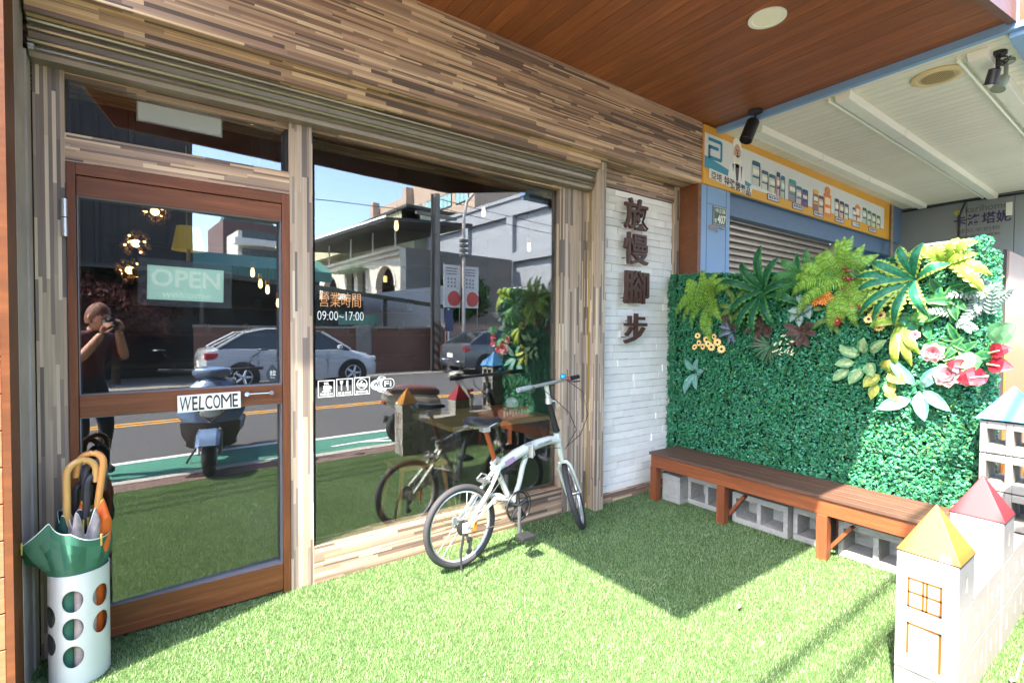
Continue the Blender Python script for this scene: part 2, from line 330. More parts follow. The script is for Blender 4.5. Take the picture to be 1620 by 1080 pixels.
# posts and trims
g = G(); g.box(-.435, -.336, 2.838, 2.95, -.02, 2.51); g.build('jamb', STZ, cafe)
G().box(.556, .672, 2.832, 2.95, -.02, 2.51).build('post', STZ, cafe)
G().box(2.492, 2.75, 2.846, 2.96, -.02, 2.51).build('jamb', STZ, cafe)
G().box(2.752, 2.838, 2.722, 2.95, -.02, 2.711).build('post', STZ, cafe)
G().box(2.748, 2.7525, 2.806, 2.818, -.02, 2.52).build('shutter_guide', mat('brass_trim', hx('b59a45'), .4, .6), cafe)
G().box(-.336, .556, 2.84, 2.93, 2.116, 2.236).build('transom_bar', STX, cafe)
G().box(.672, 2.492, 2.826, 2.96, -.02, .188).build('window_base', STX, cafe)
# white brick panel
g = G(); z = .058; r_ = random.Random(3)
while z < 2.555:
    hgt = min(.0615+r_.uniform(-.004, .004), 2.562-z); x = 2.842-r_.uniform(0, .18)
    while x < 3.80:
        ln = r_.uniform(.16, .34); xa, xb = max(x, 2.842), min(x+ln, 3.80)
        if xb-xa > .02:
            y = 2.818+r_.uniform(-.006, .006); j = lambda: r_.uniform(-.0018, .0018); e = .0016
            g.add([(xa+e, y+j(), z+e+j()), (xb-e, y+j(), z+e+j()), (xb-e, 2.86, z+e), (xa+e, 2.86, z+e), (xa+e, y+j(), z+hgt-e+j()), (xb-e, y+j(), z+hgt-e+j()), (xb-e, 2.86, z+hgt-e), (xa+e, 2.86, z+hgt-e)],
                  [(3, 2, 1, 0), (4, 5, 6, 7), (0, 1, 5, 4), (1, 2, 6, 5), (2, 3, 7, 6), (3, 0, 4, 7)])
        x += ln
    z += hgt
g.build('brick_panel', WHITEB, cafe, bevel=.0025)
G().box(2.84, 3.805, 2.829, 2.88, .05, 2.57).build('brick_backing', mat('whitewash_mortar', hx('b5b0a6'), .9, var=.15), cafe)
g = G(); g.box(2.84, 3.80, 2.80, 2.86, 2.566, 2.711); g.build('brick_trim', STX, cafe); G().box(2.84, 3.80, 2.80, 2.86, -.02, .054).build('brick_trim', STX, cafe)
G().box(3.803, 3.872, 2.79, 2.88, -.02, 2.711).build('jamb', STZ, cafe)
G().box(3.876, 3.924, 2.604, 2.90, -.02, 2.711).build('side_panel', BROWNZ, cafe)
# roller shutter housing
g = G()
prof = [(2.752, 2.640), (2.734, 2.638), (2.730, 2.630), (2.734, 2.623), (2.752, 2.620), (2.752, 2.610), (2.738, 2.607), (2.735, 2.600), (2.740, 2.594), (2.756, 2.591), (2.762, 2.566), (2.744, 2.562), (2.737, 2.553), (2.744, 2.545), (2.764, 2.541), (2.764, 2.532), (2.752, 2.529), (2.750, 2.522), (2.768, 2.517), (2.774, 2.497), (2.85, 2.495), (2.85, 2.640)]
G().box(-.432, 2.746, 2.69, 2.858, 2.641, 2.7115).build('soffit_fillet', STX, cafe)
g.prism(prof, -.432, 2.746, 'yz'); g.build('roller_shutter', SHUT, cafe)
g = G(); g.cyl((-.43, 2.745, 2.525), (-.412, 2.745, 2.525), .014, 12); g.build('shutter_bolt', STEEL, cafe)
# left pillar
g = G(); z = -.02
while z < 3.3: g.box(-2.2, -.470, 2.462, 2.9, z+.002, z+.128); z += .1315
g.build('pillar', PLANK, cafe, bevel=.002); G().box(-2.2, -.474, 2.475, 2.9, -.02, 3.34).build('pillar_core', DARK, cafe)
G().box(-.469, -.447, 2.460, 2.598, -.02, 3.3).build('corner_trim', BROWNZ, cafe)
g = G(); g.box(-.463, -.446, 2.600, 2.752, -.02, 2.711); g.build('metal_column', GALV, cafe)
g = G(); g.box(-.461, -.440, 2.765, 2.84, -.02, 2.52); g.build('shutter_guide', GALV, cafe)
G().box(-.475, -.463, 2.59, 2.88, -.02, 2.72).build('column_core', DARK, cafe)
# timber canopy
g = G(); x = -.27
while x < 4.115: g.box(x+.0015, min(x+.0885, 4.118), .705, 2.60, 3.250, 3.268); x += .09
g.build('canopy_boards', CEILW, cafe, bevel=.0015); G().box(-.27, 4.118, .705, 2.86, 3.258, 3.36).build('canopy_roof', DARK, cafe); G().box(-1.9, -.272, 2.30, 2.60, 3.25, 3.36).build('sun_block_strip', CEILW, cafe)  # last strip, past the left edge, is added to block sun from the fascia
g = G(); g.prism([(-.085, 3.0), (2.9, 3.0), (4.118, 3.235), (4.118, 3.36), (-.27, 3.36), (-.27, 3.25)], .665, .703, 'xz'); g.box(4.1185, 4.62, .60, .655, 3.235, 3.5); g.build('canopy_beam', woodgrain('canopy_beam_wood', hx('7a4526'), hx('5d3319'), 'x', .42, 0), cafe)  # left end is slanted to shape the beam's shadow on the turf
# door frame and door (the glass of the door stands a few degrees off the frame)
g = G(); g.box(-.334, -.303, 2.83, 2.93, -.02, 2.112); g.box(.518, .554, 2.83, 2.93, -.02, 2.112); g.build('door_frame', DOORZ, cafe, bevel=.002)
G().box(-.303, .518, 2.83, 2.93, 2.062, 2.112).build('door_frame', DOORX, cafe, bevel=.002)
door = G().box(-.301, .516, 2.836, 2.888, 1.004, 1.102).build('door', DOORX, cafe, bevel=.002)
G().box(-.301, .516, 2.836, 2.888, 1.972, 2.058).build('door_rail', DOORX, door, bevel=.002); g = G(); g.box(-.301, .516, 2.834, 2.888, -.005, .137); g.build('door_rail', DOORX, door, bevel=.002)
g = G(); g.box(-.301, .516, 2.8315, 2.834, .030, .036); g.build('door_rail', DOORX, door)
PANE = glassmat('dark_shop_glass', 2.1, (.80, .83, .83))
def pane(x0, x1, z0, z1, P, th, parent, name='pane'):
    g = G(); g.M = rotz(P, th); g.box(x0, x1, P[1]-.003, P[1]+.003, z0, z1); return g.build(name, PANE, parent)
pane(-.296, .511, 1.104, 1.970, DP, DTH, door); pane(-.296, .511, .139, 1.002, DP, DTH, door)
g = G()
for (z0, z1) in ((1.102, 1.972), (.137, 1.004)):
    for (xa, xb, za, zb) in ((-.3005, -.2965, z0, z1), (.5115, .5155, z0, z1), (-.2965, .5115, z0, z0+.004), (-.2965, .5115, z1-.004, z1)): g.box(xa, xb, 2.840, 2.9, za, zb)
g.build('glazing_bead', mat('pale_glazing_seal', hx('6c6d74'), .5), door)
g = G(); g.cyl((-.340, 2.826, 1.79), (-.340, 2.826, 1.868), .011, 14); g.cyl((-.340, 2.826, 1.872), (-.340, 2.826, 1.95), .011, 14); g.build('hinge', ALU, door, True)
g = G(); g.cyl((.345, 2.806, 1.066), (.458, 2.806, 1.066), .0055, 10)
for x in (.345, .458): g.cyl((x, 2.80, 1.066), (x, 2.834, 1.066), .0115, 16)
g.build('door_handle', CHROME, door, True)
# transom and window
G().box(-.336, .556, 2.858, 2.93, 2.468, 2.509).build('transom_bar', STX, cafe); G().box(.674, 2.490, 2.846, 2.899, 2.478, 2.509).build('transom_bar', STX, cafe)
tw = G(); tw.box(-.336, -.326, 2.86, 2.92, 2.236, 2.468); tw.box(.54, .556, 2.86, 2.92, 2.236, 2.468)
tw = tw.build('transom_window', mat('dark_bronze_frame', (.02, .017, .014), .5), cafe); pane(-.326, .54, 2.238, 2.466, (.107, 2.885, 0), DTH, tw)
wf = G(); wf.box(.672, .682, 2.85, 2.95, .188, 2.49); wf.box(2.484, 2.492, 2.92, 2.96, .188, 2.49); wf.box(.682, 2.484, 2.9, 2.95, 2.478, 2.509)
wf = wf.build('window', mat('dark_bronze_frame', (.02, .017, .014), .5), cafe); pane(.684, 2.486, .192, 2.476, WP, WTH, wf)
# room behind the glass
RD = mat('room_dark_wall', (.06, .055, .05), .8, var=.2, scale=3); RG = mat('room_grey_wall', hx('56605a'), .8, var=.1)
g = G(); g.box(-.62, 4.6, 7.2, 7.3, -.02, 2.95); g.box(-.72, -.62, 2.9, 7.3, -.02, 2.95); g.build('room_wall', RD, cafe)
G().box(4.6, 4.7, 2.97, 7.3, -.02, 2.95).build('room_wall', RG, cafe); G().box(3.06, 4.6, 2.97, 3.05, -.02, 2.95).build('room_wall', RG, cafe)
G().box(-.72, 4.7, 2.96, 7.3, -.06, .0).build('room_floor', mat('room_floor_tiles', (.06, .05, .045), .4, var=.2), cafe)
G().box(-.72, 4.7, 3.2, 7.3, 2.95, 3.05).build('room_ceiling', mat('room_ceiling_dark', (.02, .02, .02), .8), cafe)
# ------------------------------------------------------------------ neighbouring shop
nb = T('neighbour_shop', 'neighbouring shop with pale blue columns, steel roller shutter and cream panelled ceiling', 'building', (6.5, 2.8, 0))
g = G(); g.box(3.926, 4.385, 2.606, 2.9, -.02, 2.72); g.build('column', BLUE, nb)
g = G(); g.box(4.008, 4.012, 2.6045, 2.61, 0, 2.72); g.box(4.318, 4.322, 2.6045, 2.61, 0, 2.72); g.box(4.012, 4.318, 2.6045, 2.61, 2.555, 2.558); g.build('column_joint', mat('dark_blue_joint', hx('1f2c44'), .7), nb)
g = G(); z = .0
while z < 2.70:
    g.prism([(2.80, z), (2.778, z+.008), (2.772, z+.03), (2.778, z+.052), (2.80, z+.062)], 4.40, 6.98, 'yz'); z += .066
g.build('roller_shutter', mat('neighbour_shutter_steel', hx('a3978f'), .35, .6, var=.15, scale=4), nb); G().box(4.385, 7.0, 2.802, 2.9, -.02, 2.72).build('shutter_backing', DARK, nb)
G().box(4.386, 8.95, 2.66, 2.76, 2.52, 2.72).build('lintel', BLUED, nb); G().box(6.98, 7.10, 2.70, 2.86, -.02, 2.52).build('shutter_guide', GALV, nb)
G().box(7.10, 7.55, 2.80, 2.84, -.02, 2.52).build('side_window', mat('neighbour_window_glass', (.06, .08, .09), .1), nb); G().box(7.55, 8.95, 2.74, 2.9, -.02, 2.52).build('wall', NAVY, nb)
G().box(3.926, 9.0, 2.62, 3.0, 2.725, 3.3).build('sign_wall', BLUED, nb)
g = G(); y = .72
while y < 10: break
x = 4.165
while x < 8.96: g.box(x+.003, min(x+.097, 8.98), .72, 2.60, 3.225, 3.245); x += .1
g.build('ceiling', OFFW, nb, bevel=.002); G().box(4.165, 9.1, .705, 2.95, 3.236, 3.38).build('ceiling_core', mat('ceiling_gap_grey', hx('3f3b35'), .8), nb)
g = G(); g.box(4.120, 4.164, .58, 2.60, 3.20, 3.38); g.box(4.164, 9.1, .56, .703, 3.17, 3.38); g.build('canopy_beam', BLUE, nb)
GREYW = mat('grey_tiled_wall', hx('80868a'), .55, var=.08, scale=2, dirt=.05)
g = G(); 
for (ya, yb) in ((-2.0, 1.418), (1.424, 1.884), (1.890, 2.95)):
    for (za, zb) in ((-.02, .62), (.626, 1.95), (1.956, 3.224)): g.box(9.0, 9.12, ya, yb, za, zb)
g.build('end_wall', GREYW, nb); G().box(9.02, 9.1, -2.0, 2.95, -.02, 3.22).build('end_wall_core', DARK, nb)
g = G(); g.tube([(8.985, 2.6, 3.19), (8.985, 2.0, 3.205), (8.985, 1.2, 3.185), (8.985, .7, 3.20)], .014, 6); g.tube([(8.985, 1.90, 3.19), (8.985, 1.965, 3.0), (8.985, 1.955, 2.4)], .011, 6); g.build('wall_cable', BLACK, nb)
g = G(); g.cyl((8.42, 2.56, 3.2), (8.42, 2.56, .0), .02, 8); g.build('pipe', mat('rusty_pipe', hx('8a7c6c'), .6, var=.3), nb)
# ------------------------------------------------------------------ fittings under the two canopies
def flat(name, col, rough=.5, **k): return mat(name, col if not isinstance(col, str) else hx(col), rough, var=k.pop('var', .04), **k)
d = T('downlight', 'round cream recessed downlight in the brown timber canopy', 'ceiling light', (2.92, 1.52, 3.25))
G().lathe([(.085, 3.252), (.103, 3.249), (.103, 3.243), (.082, 3.243), (.077, 3.249)], (2.92, 1.52, 0), 32).build('trim_ring', WHITEL, d, True)
G().lathe([(0, 3.2465), (.079, 3.2465)], (2.92, 1.52, 0), 32).build('diffuser', flat('cream_diffuser', 'efe6d2', .4), d)
d = T('spotlight', 'black cylindrical spotlight hanging over the yellow shop sign', 'spotlight', (4.06, 2.24, 3.25))
G().lathe([(0, 3.23), (.055, 3.23), (.055, 3.252), (0, 3.252)], (4.06, 2.20, 0), 20).build('mount', BLACK, d, True)
g = G(); g.tube([(4.06, 2.20, 3.23), (4.06, 2.20, 3.165), (4.03, 2.23, 3.135)], .011, 8); g.build('stem', BLACK, d, True)
ax = Vector((-.42, .10, -.9)).normalized(); c = Vector((4.045, 2.235, 3.10)); p0 = c-ax*.085; p1 = c+ax*.11
g = G(); g.tube([p0, p0+ax*.01, p1-ax*.002, p1], [.045, .052, .052, .050], 24, False); g.tube([p0+ax*.001, p0-ax*.002], [.045, .03], 24); g.tube([p1, p1-ax*.03], [.047, .044], 24, False); g.build('lamp_head', BLACK, d, True)
g = G(); g.tube([p1-ax*.032, p1-ax*.03], .046, 24); g.build('lens', flat('dark_lens', (.03, .03, .035), .1), d)
for lab, x0, x1, y in (('long white batten light nearest the yellow sign board', 4.32, 8.85, 2.33), ('long white batten light in the middle of the cream ceiling', 4.24, 8.95, 1.62), ('long white batten light nearest the street with floodlights beside it', 4.30, 8.95, .87)):
    f = T('batten_light', lab, 'ceiling light', ((x0+x1)/2, y, 3.22), 'white batten lights on the cream ceiling')
    g = G(); x = x0
    while x < x1-.2:
        xe = min(x+1.22, x1); g.prism([(y-.055, 3.224), (y+.055, 3.224), (y+.045, 3.165), (y-.045, 3.165)], x+.002, xe-.002, 'yz'); x += 1.225
    g.build('housing', WHITEL, f, bevel=.003); g = G(); g.cyl((x0+.02, y+.095, 3.20), (x1-.02, y+.095, 3.20), .013, 10); g.box(x0, x1, y+.085, y+.105, 3.212, 3.224); g.build('tube', flat('white_tube', 'f2ede0', .3), f, True)
d = T('ceiling_speaker', 'round yellowed ceiling speaker grille on the cream ceiling', 'speaker', (4.50, 1.12, 3.22))
g = G(); g.lathe([(.150, 3.224), (.152, 3.214), (.135, 3.205), (.112, 3.207), (.108, 3.212)], (4.50, 1.12, 0), 36); g.build('rim', flat('yellowed_plastic', 'd8bf92', .5), d, True)
g = G(); g.lathe([(0, 3.210), (.109, 3.210)], (4.50, 1.12, 0), 36)
g.build('grille_plate', flat('yellowed_plastic_plate', 'c4aa7c', .5), d)
g = G()
for i in range(-9, 10):
    w = math.sqrt(max(.0, .092**2-(i*.0095)**2))
    if w > .01: g.box(4.50-w, 4.50+w, 1.12+i*.0095-.0016, 1.12+i*.0095+.0016, 3.2065, 3.2105)
g.build('grille_slots', flat('grille_slot_brown', '8a7350', .7), d)
for lab, x, y, m, sgn in (('grey floodlight at the street end of the cream ceiling', 4.62, .79, mat('grey_floodlight', hx('8f9483'), .5), 1), ('small black floodlight beside the grey floodlight', 4.45, .80, BLACK, -1)):
    d = T('floodlight', lab, 'floodlight', (x, y, 3.2))
    g = G(); g.cyl((x, y, 3.225), (x, y, 3.13), .012, 8); g.lathe([(0, 3.205), (.045, 3.205), (.045, 3.226)], (x, y, 0), 16); g.build('bracket', m, d, True)
    g = G(); q = Vector((-.35*sgn, .25, -.9)).normalized(); c = Vector((x, y+.02, 3.09)); g.tube([c-q*.04, c-q*.035, c+q*.045, c+q*.055], [.02, .032, .036, .042], 14); g.build('lamp_head', m, d, True)
g = G(); pts = [(4.45+.05*math.cos(a*.9), .77+.03*math.sin(a*1.3), 3.16+.03*math.sin(a)) for a in range(9)]; g.tube(pts, .005, 5)
tag(g.build('cable', BLACK), 'loose black cable bundled around the ceiling floodlights', 'cable')
# ------------------------------------------------------------------ yellow sign board
sb = T('shop_sign', 'long yellow sign board with teal logo, old man portrait and rows of cans', 'sign', (6.2, 2.6, 2.72))
SX0, SX1, SY = 3.93, 8.46, 2.585
G().box(SX0, SX1, SY, 2.615, 2.715, 3.236).build('board', mat('sign_yellow', hx('e2a63e'), .45, var=.05, scale=3), sb)
def sgn(name, col, polys, lay=1):
    g = G()
    for p in polys: g.prism(p, SY-.0012*lay-.0006, SY-.0012*lay+.0006, 'xz')
    return g.build(name, flat('sign_print_'+name+str(lay), col, .45), sb)
def rect(x0, x1, z0, z1): return [(x0, z0), (x1, z0), (x1, z1), (x0, z1)]
sgn('white_field', 'dfe0df', [[(SX0, 3.165), (SX0, 2.87), (4.72, 2.80), (8.2, 2.84), (8.2, 3.125)]])
sgn('teal_band', '3d93b0', [[(SX0, 2.965), (SX0, 2.86), (4.62, 2.70+.075), (4.72, 2.84)]], 2)
sgn('caption_panel', 'e6e3d8', [[(4.0, 2.862), (4.0, 2.775), (4.70, 2.722), (4.73, 2.80), (4.3, 2.845)]], 3)
t = .030; a0, a1, b0, b1 = 3.985, 4.205, 2.945, 3.135
sgn('logo', '1f86ab', [rect(a0, a1-.02, b1-t, b1), rect(a1-t, a1, b0+.02, b1-.012), rect(a0, a1-.012, b0, b0+t), rect(a0, a0+t, b0+.012, b0+.118), rect(a0+.006, a1-.06, b0+.094, b0+.094+t), [(a1-.03, b1), (a1-.02, b1), (a1, b1-.02), (a1, b1-.03)], [(a1-.03, b0), (a1-.02, b0), (a1, b0+.02), (a1, b0+.03)]], 3)
def ell(cx, cz, rx, rz, n=18): return [(cx+rx*math.cos(2*math.pi*i/n), cz+rz*math.sin(2*math.pi*i/n)) for i in range(n)]
sgn('portrait_coat', 'e9e8e6', [[(4.30, 2.845), (4.33, 2.965), (4.40, 3.0), (4.50, 3.0), (4.57, 2.955), (4.60, 2.80)]], 4)
sgn('portrait_suit', '4a4650', [[(4.415, 2.985), (4.44, 2.83), (4.47, 2.82), (4.49, 2.985)], [(4.37, 2.97), (4.385, 2.90), (4.395, 2.98)], [(4.515, 2.98), (4.525, 2.83), (4.54, 2.97)]], 5)
sgn('portrait_hair', 'efece2', [ell(4.445, 3.155, .075, .075), ell(4.45, 3.02, .07, .07)], 5); sgn('portrait_face', 'd0a183', [ell(4.45, 3.095, .055, .075)], 6)
sgn('portrait_beard', 'e9e2d6', [ell(4.45, 3.035, .048, .034), ell(4.45, 3.062, .032, .012)], 7); sgn('portrait_features', '6b4537', [ell(4.43, 3.112, .011, .007, 8), ell(4.472, 3.112, .011, .007, 8), ell(4.45, 3.048, .014, .006, 8), [(4.448, 3.105), (4.440, 3.075), (4.458, 3.075)]], 8)
cans = [(4.72, .15, 2.845, .235, '2d5a78', 'c9cfc8'), (4.90, .13, 2.835, .185, '36607a', 'd3d2c6'), (5.05, .13, 2.825, .185, '3c6a78', 'cfcfbd'), (5.20, .07, 2.812, .245, '37457c', 'cf9fae'), (5.29, .085, 2.802, .235, '2f6f8a', 'b8c7b0'),
        (5.46, .16, 2.805, .23, '2f9a94', '9a8fa0'), (5.63, .13, 2.80, .19, '4a7896', 'c8bfc4'), (5.77, .13, 2.79, .19, '2e4d78', '7b5a8c'), (6.03, .13, 2.79, .23, 'e5b93c', '9a6a70'), (6.17, .13, 2.785, .19, '5a4a6a', 'd8c4b0'),
        (6.60, .12, 2.80, .21, '3a4a62', 'd8cfc4'), (6.74, .12, 2.80, .20, '34405a', 'd9b8b0'), (6.88, .12, 2.80, .19, '4c6a8c', 'd6d2c2'), (7.12, .14, 2.83, .15, '4a6ca0', 'd4d4d8'), (7.44, .13, 2.825, .20, '3f6f6a', 'c4d2c6'), (7.60, .13, 2.82, .19, '4c8070', 'ccd4bc'), (7.76, .13, 2.815, .185, '3d7468', 'd4d2b4'), (7.92, .13, 2.81, .18, '48806c', 'd8d0b0')]
for i, (x, w, z, h, c1, c2) in enumerate(cans):
    g = G()
    g.k = 0; g.prism(rect(x, x+w, z, z+h*.80), SY-.0072, SY-.006, 'xz'); g.k = 1; g.prism([(x, z+h*.80), (x+w, z+h*.80), (x+w, z+h*.95), (x+w*.85, z+h), (x+w*.15, z+h), (x, z+h*.95)], SY-.0072, SY-.006, 'xz'); g.prism(rect(x+w*.06, x+w*.94, z+h*.30, z+h*.38), SY-.0084, SY-.0072, 'xz')
    g.k = 2; g.prism(rect(x+w*.12, x+w*.88, z+h*.46, z+h*.66), SY-.0084, SY-.0072, 'xz'); g.k = 3; g.prism(rect(x+w*.86, x+w, z, z+h*.8), SY-.0086, SY-.0074, 'xz')
    g.build('printed_can', [flat('can_'+c2, c2), flat('can_'+c1, c1), flat('can_label', 'ece8dc'), flat('can_edge_'+c1, mul(hx(c1), .6))], sb)
sgn('orange_poster', 'e58a4a', [rect(6.30, 6.50, 2.76, 3.02), ell(6.40, 3.06, .07, .05)], 6); sgn('orange_poster', 'e58a4a', [[(7.20, 2.87), (7.20, 3.0), (7.28, 3.04), (7.36, 3.0), (7.36, 2.87)]], 6); sgn('poster_print', 'f3dcc4', [rect(6.33, 6.47, 2.80, 2.86), rect(6.33, 6.47, 2.9, 2.98), rect(7.23, 7.33, 2.90, 2.98)], 7)
tg = G(); text_geo(tg, '亞培', (4.03, SY-.006, 2.775), .17, .07, (.999, 0, -.05), (0, 0, 1), .012); text_geo(tg, '特殊營養品', (4.24, SY-.006, 2.755), .46, .085, (.996, 0, -.08), (0, 0, 1), .014); tg.build('lettering', flat('sign_lettering', '3a3a52'), sb)
for i, (x, z, s_) in enumerate(((5.02, 2.745, '癌症專用'), (5.55, 2.735, '糖尿病用'), (6.06, 2.73, '腎臟病用'), (6.62, 2.735, '高齡營養'), (7.12, 2.745, '小兒用'), (7.66, 2.742, '管灌營養'))):
    g = G(); g.k = 0; g.box(x, x+.24, SY-.005, SY-.002, z, z+.06); g.k = 1; g.box(x+.012, x+.228, SY-.0065, SY-.0045, z+.007, z+.053); g.k = 0; text_geo(g, s_, (x+.025, SY-.0072, z+.015), .19, .032, off=.01); g.build('caption_plate', [flat('caption_navy', '2c3d66'), flat('caption_white', 'e8e6ee')], sb)
np_ = T('house_number_plate', 'small dark green house number plate reading 407 on the blue column', 'number plate', (4.21, 2.6, 2.4))
G().box(4.10, 4.315, 2.596, 2.6055, 2.375, 2.545).build('plate', flat('number_plate_green', '43564a', .4), np_, bevel=.002)
g = G(); g.box(4.104, 4.311, 2.5945, 2.5955, 2.379, 2.382); g.box(4.104, 4.311, 2.5945, 2.5955, 2.538, 2.541); g.box(4.104, 4.107, 2.5945, 2.5955, 2.382, 2.538); g.box(4.308, 4.311, 2.5945, 2.5955, 2.382, 2.538)
text_geo(g, '中正路', (4.135, 2.5948, 2.488), .16, .042, off=.01); text_geo(g, '407', (4.165, 2.5948, 2.392), .135, .082, off=.035); text_geo(g, '號', (4.118, 2.5948, 2.395), .036, .04, off=.01); g.build('lettering', flat('plate_ivory', 'dfe2cf', .5), np_)
g = G(); g.cyl((4.06, 2.605, 2.345), (4.06, 2.575, 2.345), .022, 12); g.tube([(4.08, 2.59, 2.345), (4.13, 2.585, 2.355), (4.16, 2.59, 2.31)], .008, 6); g.tube([(4.2, 2.6, 2.36), (4.26, 2.59, 2.345)], .006, 6)
tag(g.build('wall_bracket', mat('bracket_mixed', hx('a58f88'), .6)), 'small broken bracket under the house number plate', 'bracket')
wl = T('wall_lettering', 'navy and grey brand lettering with a yellow flower on the grey end wall', 'lettering', (8.99, 1.7, 2.9))
XD, YD = (0, -1, 0), (0, 0, 1)
g = G(); text_geo(g, '卡洛塔妮', (8.997, 2.02, 2.86), .57, .155, XD, YD, .02, .003); g.build('lettering', flat('wall_navy', '252a52'), wl)
g = G(); text_geo(g, 'karihome', (8.997, 1.90, 3.04), .42, .085, XD, YD, 0, .003); text_geo(g, '嬰兒羊奶粉', (8.997, 1.97, 2.765), .42, .06, XD, YD, 0, .003); text_geo(g, '生命最初的感動', (8.997, 1.97, 2.70), .42, .032, XD, YD, 0, .003); g.build('lettering', flat('wall_grey_print', '55585c'), wl)
g = G()
for i in range(5): a = i*1.257; g.lathe_sc([(0, -.02), (.02, 0), (0, .02)], (8.996, 1.985+.022*math.cos(a), 3.06+.022*math.sin(a)), 8, (.1, 1, 1))
g.build('flower', flat('wall_flower_yellow', 'b9b545'), wl)
g = G(); g.box(8.985, 8.998, 1.44, 1.50, 2.93, 3.10); tag(g.build('cable_cover', WHITEP), 'small pale cable cover on the grey end wall beside the lettering', 'cable cover')
# ------------------------------------------------------------------ shop name on the white brick
nm = T('shop_name_sign', 'four dark brown raised characters mounted one below another on white brick', 'sign', (3.23, 2.80, 1.9))
NB = mat('sign_dark_brown', hx('4a2f26'), .55, var=.12)
for ch, z0, z1, x0, x1 in (('放', 2.245, 2.50, 3.085, 3.375), ('慢', 1.955, 2.215, 3.085, 3.385), ('腳', 1.625, 1.905, 3.085, 3.395), ('步', 1.295, 1.545, 3.095, 3.375)):
    g = G(); text_geo(g, ch, (x0, 2.765, z0), x1-x0, z1-z0, off=.014, ext=.026)
    cobj = g.build('character', NB, nm)
    g = G()
    for (px_, pz_) in ((x0+.04, z0+.05), (x1-.05, z0+.06), ((x0+x1)/2-.05, z1-.06)): g.cyl((px_, 2.77, pz_), (px_, 2.82, pz_), .004, 6)
    g.build('pin', DARK, cobj)
# ------------------------------------------------------------------ lettering and stickers on the glass
def onglass(P, th): g = G(); g.M = rotz(P, th); return g
VW = mat('white_vinyl', hx('dfe2e2'), .5, var=.03); VO = mat('orange_chalk', hx('e8a468'), .6, var=.1); VD = flat('dark_vinyl', '2c3033')
yg = WP[1]-.0045
def ring(g, x0, x1, z0, z1, t): 
    for r in (rect(x0, x1, z0, z0+t), rect(x0, x1, z1-t, z1), rect(x0, x0+t, z0+t, z1-t), rect(x1-t, x1, z0+t, z1-t)): g.prism(r, yg-.0006, yg, 'xz')
hrs = T('opening_hours_lettering', 'orange and white handwritten opening hours lettering on the window glass', 'lettering', (.82, 2.83, 1.5))
g = onglass(WP, WTH); text_geo(g, '營業時間', (.705, yg, 1.525), .235, .082, off=-.012); g.build('lettering', VO, hrs)
g = onglass(WP, WTH); text_geo(g, '09:00~17:00', (.695, yg, 1.45), .262, .05, off=-.012); g.build('lettering', VW, hrs)
tb = onglass(WP, WTH); tb.box(.686, .975, yg+.012, yg+.016, 1.40, 1.65); tag(tb.build('blackboard', flat('blackboard_green', '0e1714', .7)), 'dark board behind the opening hours lettering', 'board')
def sticker(label, x0, x1, z0, z1, cap, draw):
    st = T('window_sticker', label, 'sticker', ((x0+x1)/2, 2.83, z0), 'white stickers on the window'); g = onglass(WP, WTH); ring(g, x0, x1, z0, z1, .0038); g.build('frame', VW, st)
    g = onglass(WP, WTH); draw(g, x0, x1, z0, z1); g.build('symbol', VW, st); g = onglass(WP, WTH); text_geo(g, cap, (x0+.010, yg, z0+.008), x1-x0-.02, .016, off=0); g.build('lettering', VW, st)
def cup(g, x0, x1, z0, z1):
    g.prism([(x0+.030, z0+.044), (x0+.034, z0+.036), (x0+.058, z0+.036), (x0+.062, z0+.044), (x0+.062, z0+.064), (x0+.030, z0+.064)], yg-.0006, yg); g.prism(ell(x0+.046, z0+.032, .026, .003), yg-.0006, yg)
    for i in range(10):
        a = -1.5+i*.3; g.prism(rect(x0+.062+.010*math.cos(a)-.0018, x0+.062+.010*math.cos(a)+.0018, z0+.052+.010*math.sin(a)-.002, z0+.052+.010*math.sin(a)+.002), yg-.0006, yg)
    for i in range(3):
        for q in range(5): xx = x0+.036+i*.009+.0022*math.sin(q*1.6); g.prism(rect(xx-.0016, xx+.0016, z0+.068+q*.0032, z0+.0714+q*.0032), yg-.0006, yg)
def fork(g, x0, x1, z0, z1):
    g.prism([(x0+.020, z1-.012), (x0+.038, z1-.012), (x0+.036, z1-.026), (x0+.0315, z1-.031), (x0+.0315, z0+.03), (x0+.0265, z0+.03), (x0+.0265, z1-.031), (x0+.022, z1-.026)], yg-.0006, yg)
    g.prism([(x0+.060, z1-.010), (x0+.067, z1-.010), (x0+.067, z0+.028), (x0+.061, z0+.028), (x0+.061, z1-.045), (x0+.056, z1-.042)], yg-.0006, yg)
def nofood(g, x0, x1, z0, z1):
    cx, cz = (x0+x1)/2, z0+.060
    for i in range(28):
        a = 2*math.pi*i/28; b = 2*math.pi*(i+1.05)/28; g.prism([(cx+.032*math.cos(a), cz+.032*math.sin(a)), (cx+.032*math.cos(b), cz+.032*math.sin(b)), (cx+.028*math.cos(b), cz+.028*math.sin(b)), (cx+.028*math.cos(a), cz+.028*math.sin(a))], yg-.0006, yg)
    g.prism([(cx-.018, cz-.014), (cx-.004, cz-.014), (cx-.001, cz+.008), (cx-.021, cz+.008)], yg-.0006, yg); g.prism(rect(cx+.002, cx+.020, cz-.016, cz-.004), yg-.0006, yg); g.prism(ell(cx+.011, cz+.001, .009, .004), yg-.0006, yg); g.prism([(cx-.010, cz+.010), (cx-.004, cz+.020), (cx+.006, cz+.018), (cx+.004, cz+.014), (cx-.003, cz+.014)], yg-.0006, yg)
sticker('white steaming cup sticker, leftmost on the window', .697, .788, 1.018, 1.112, '現煮飲料', cup)
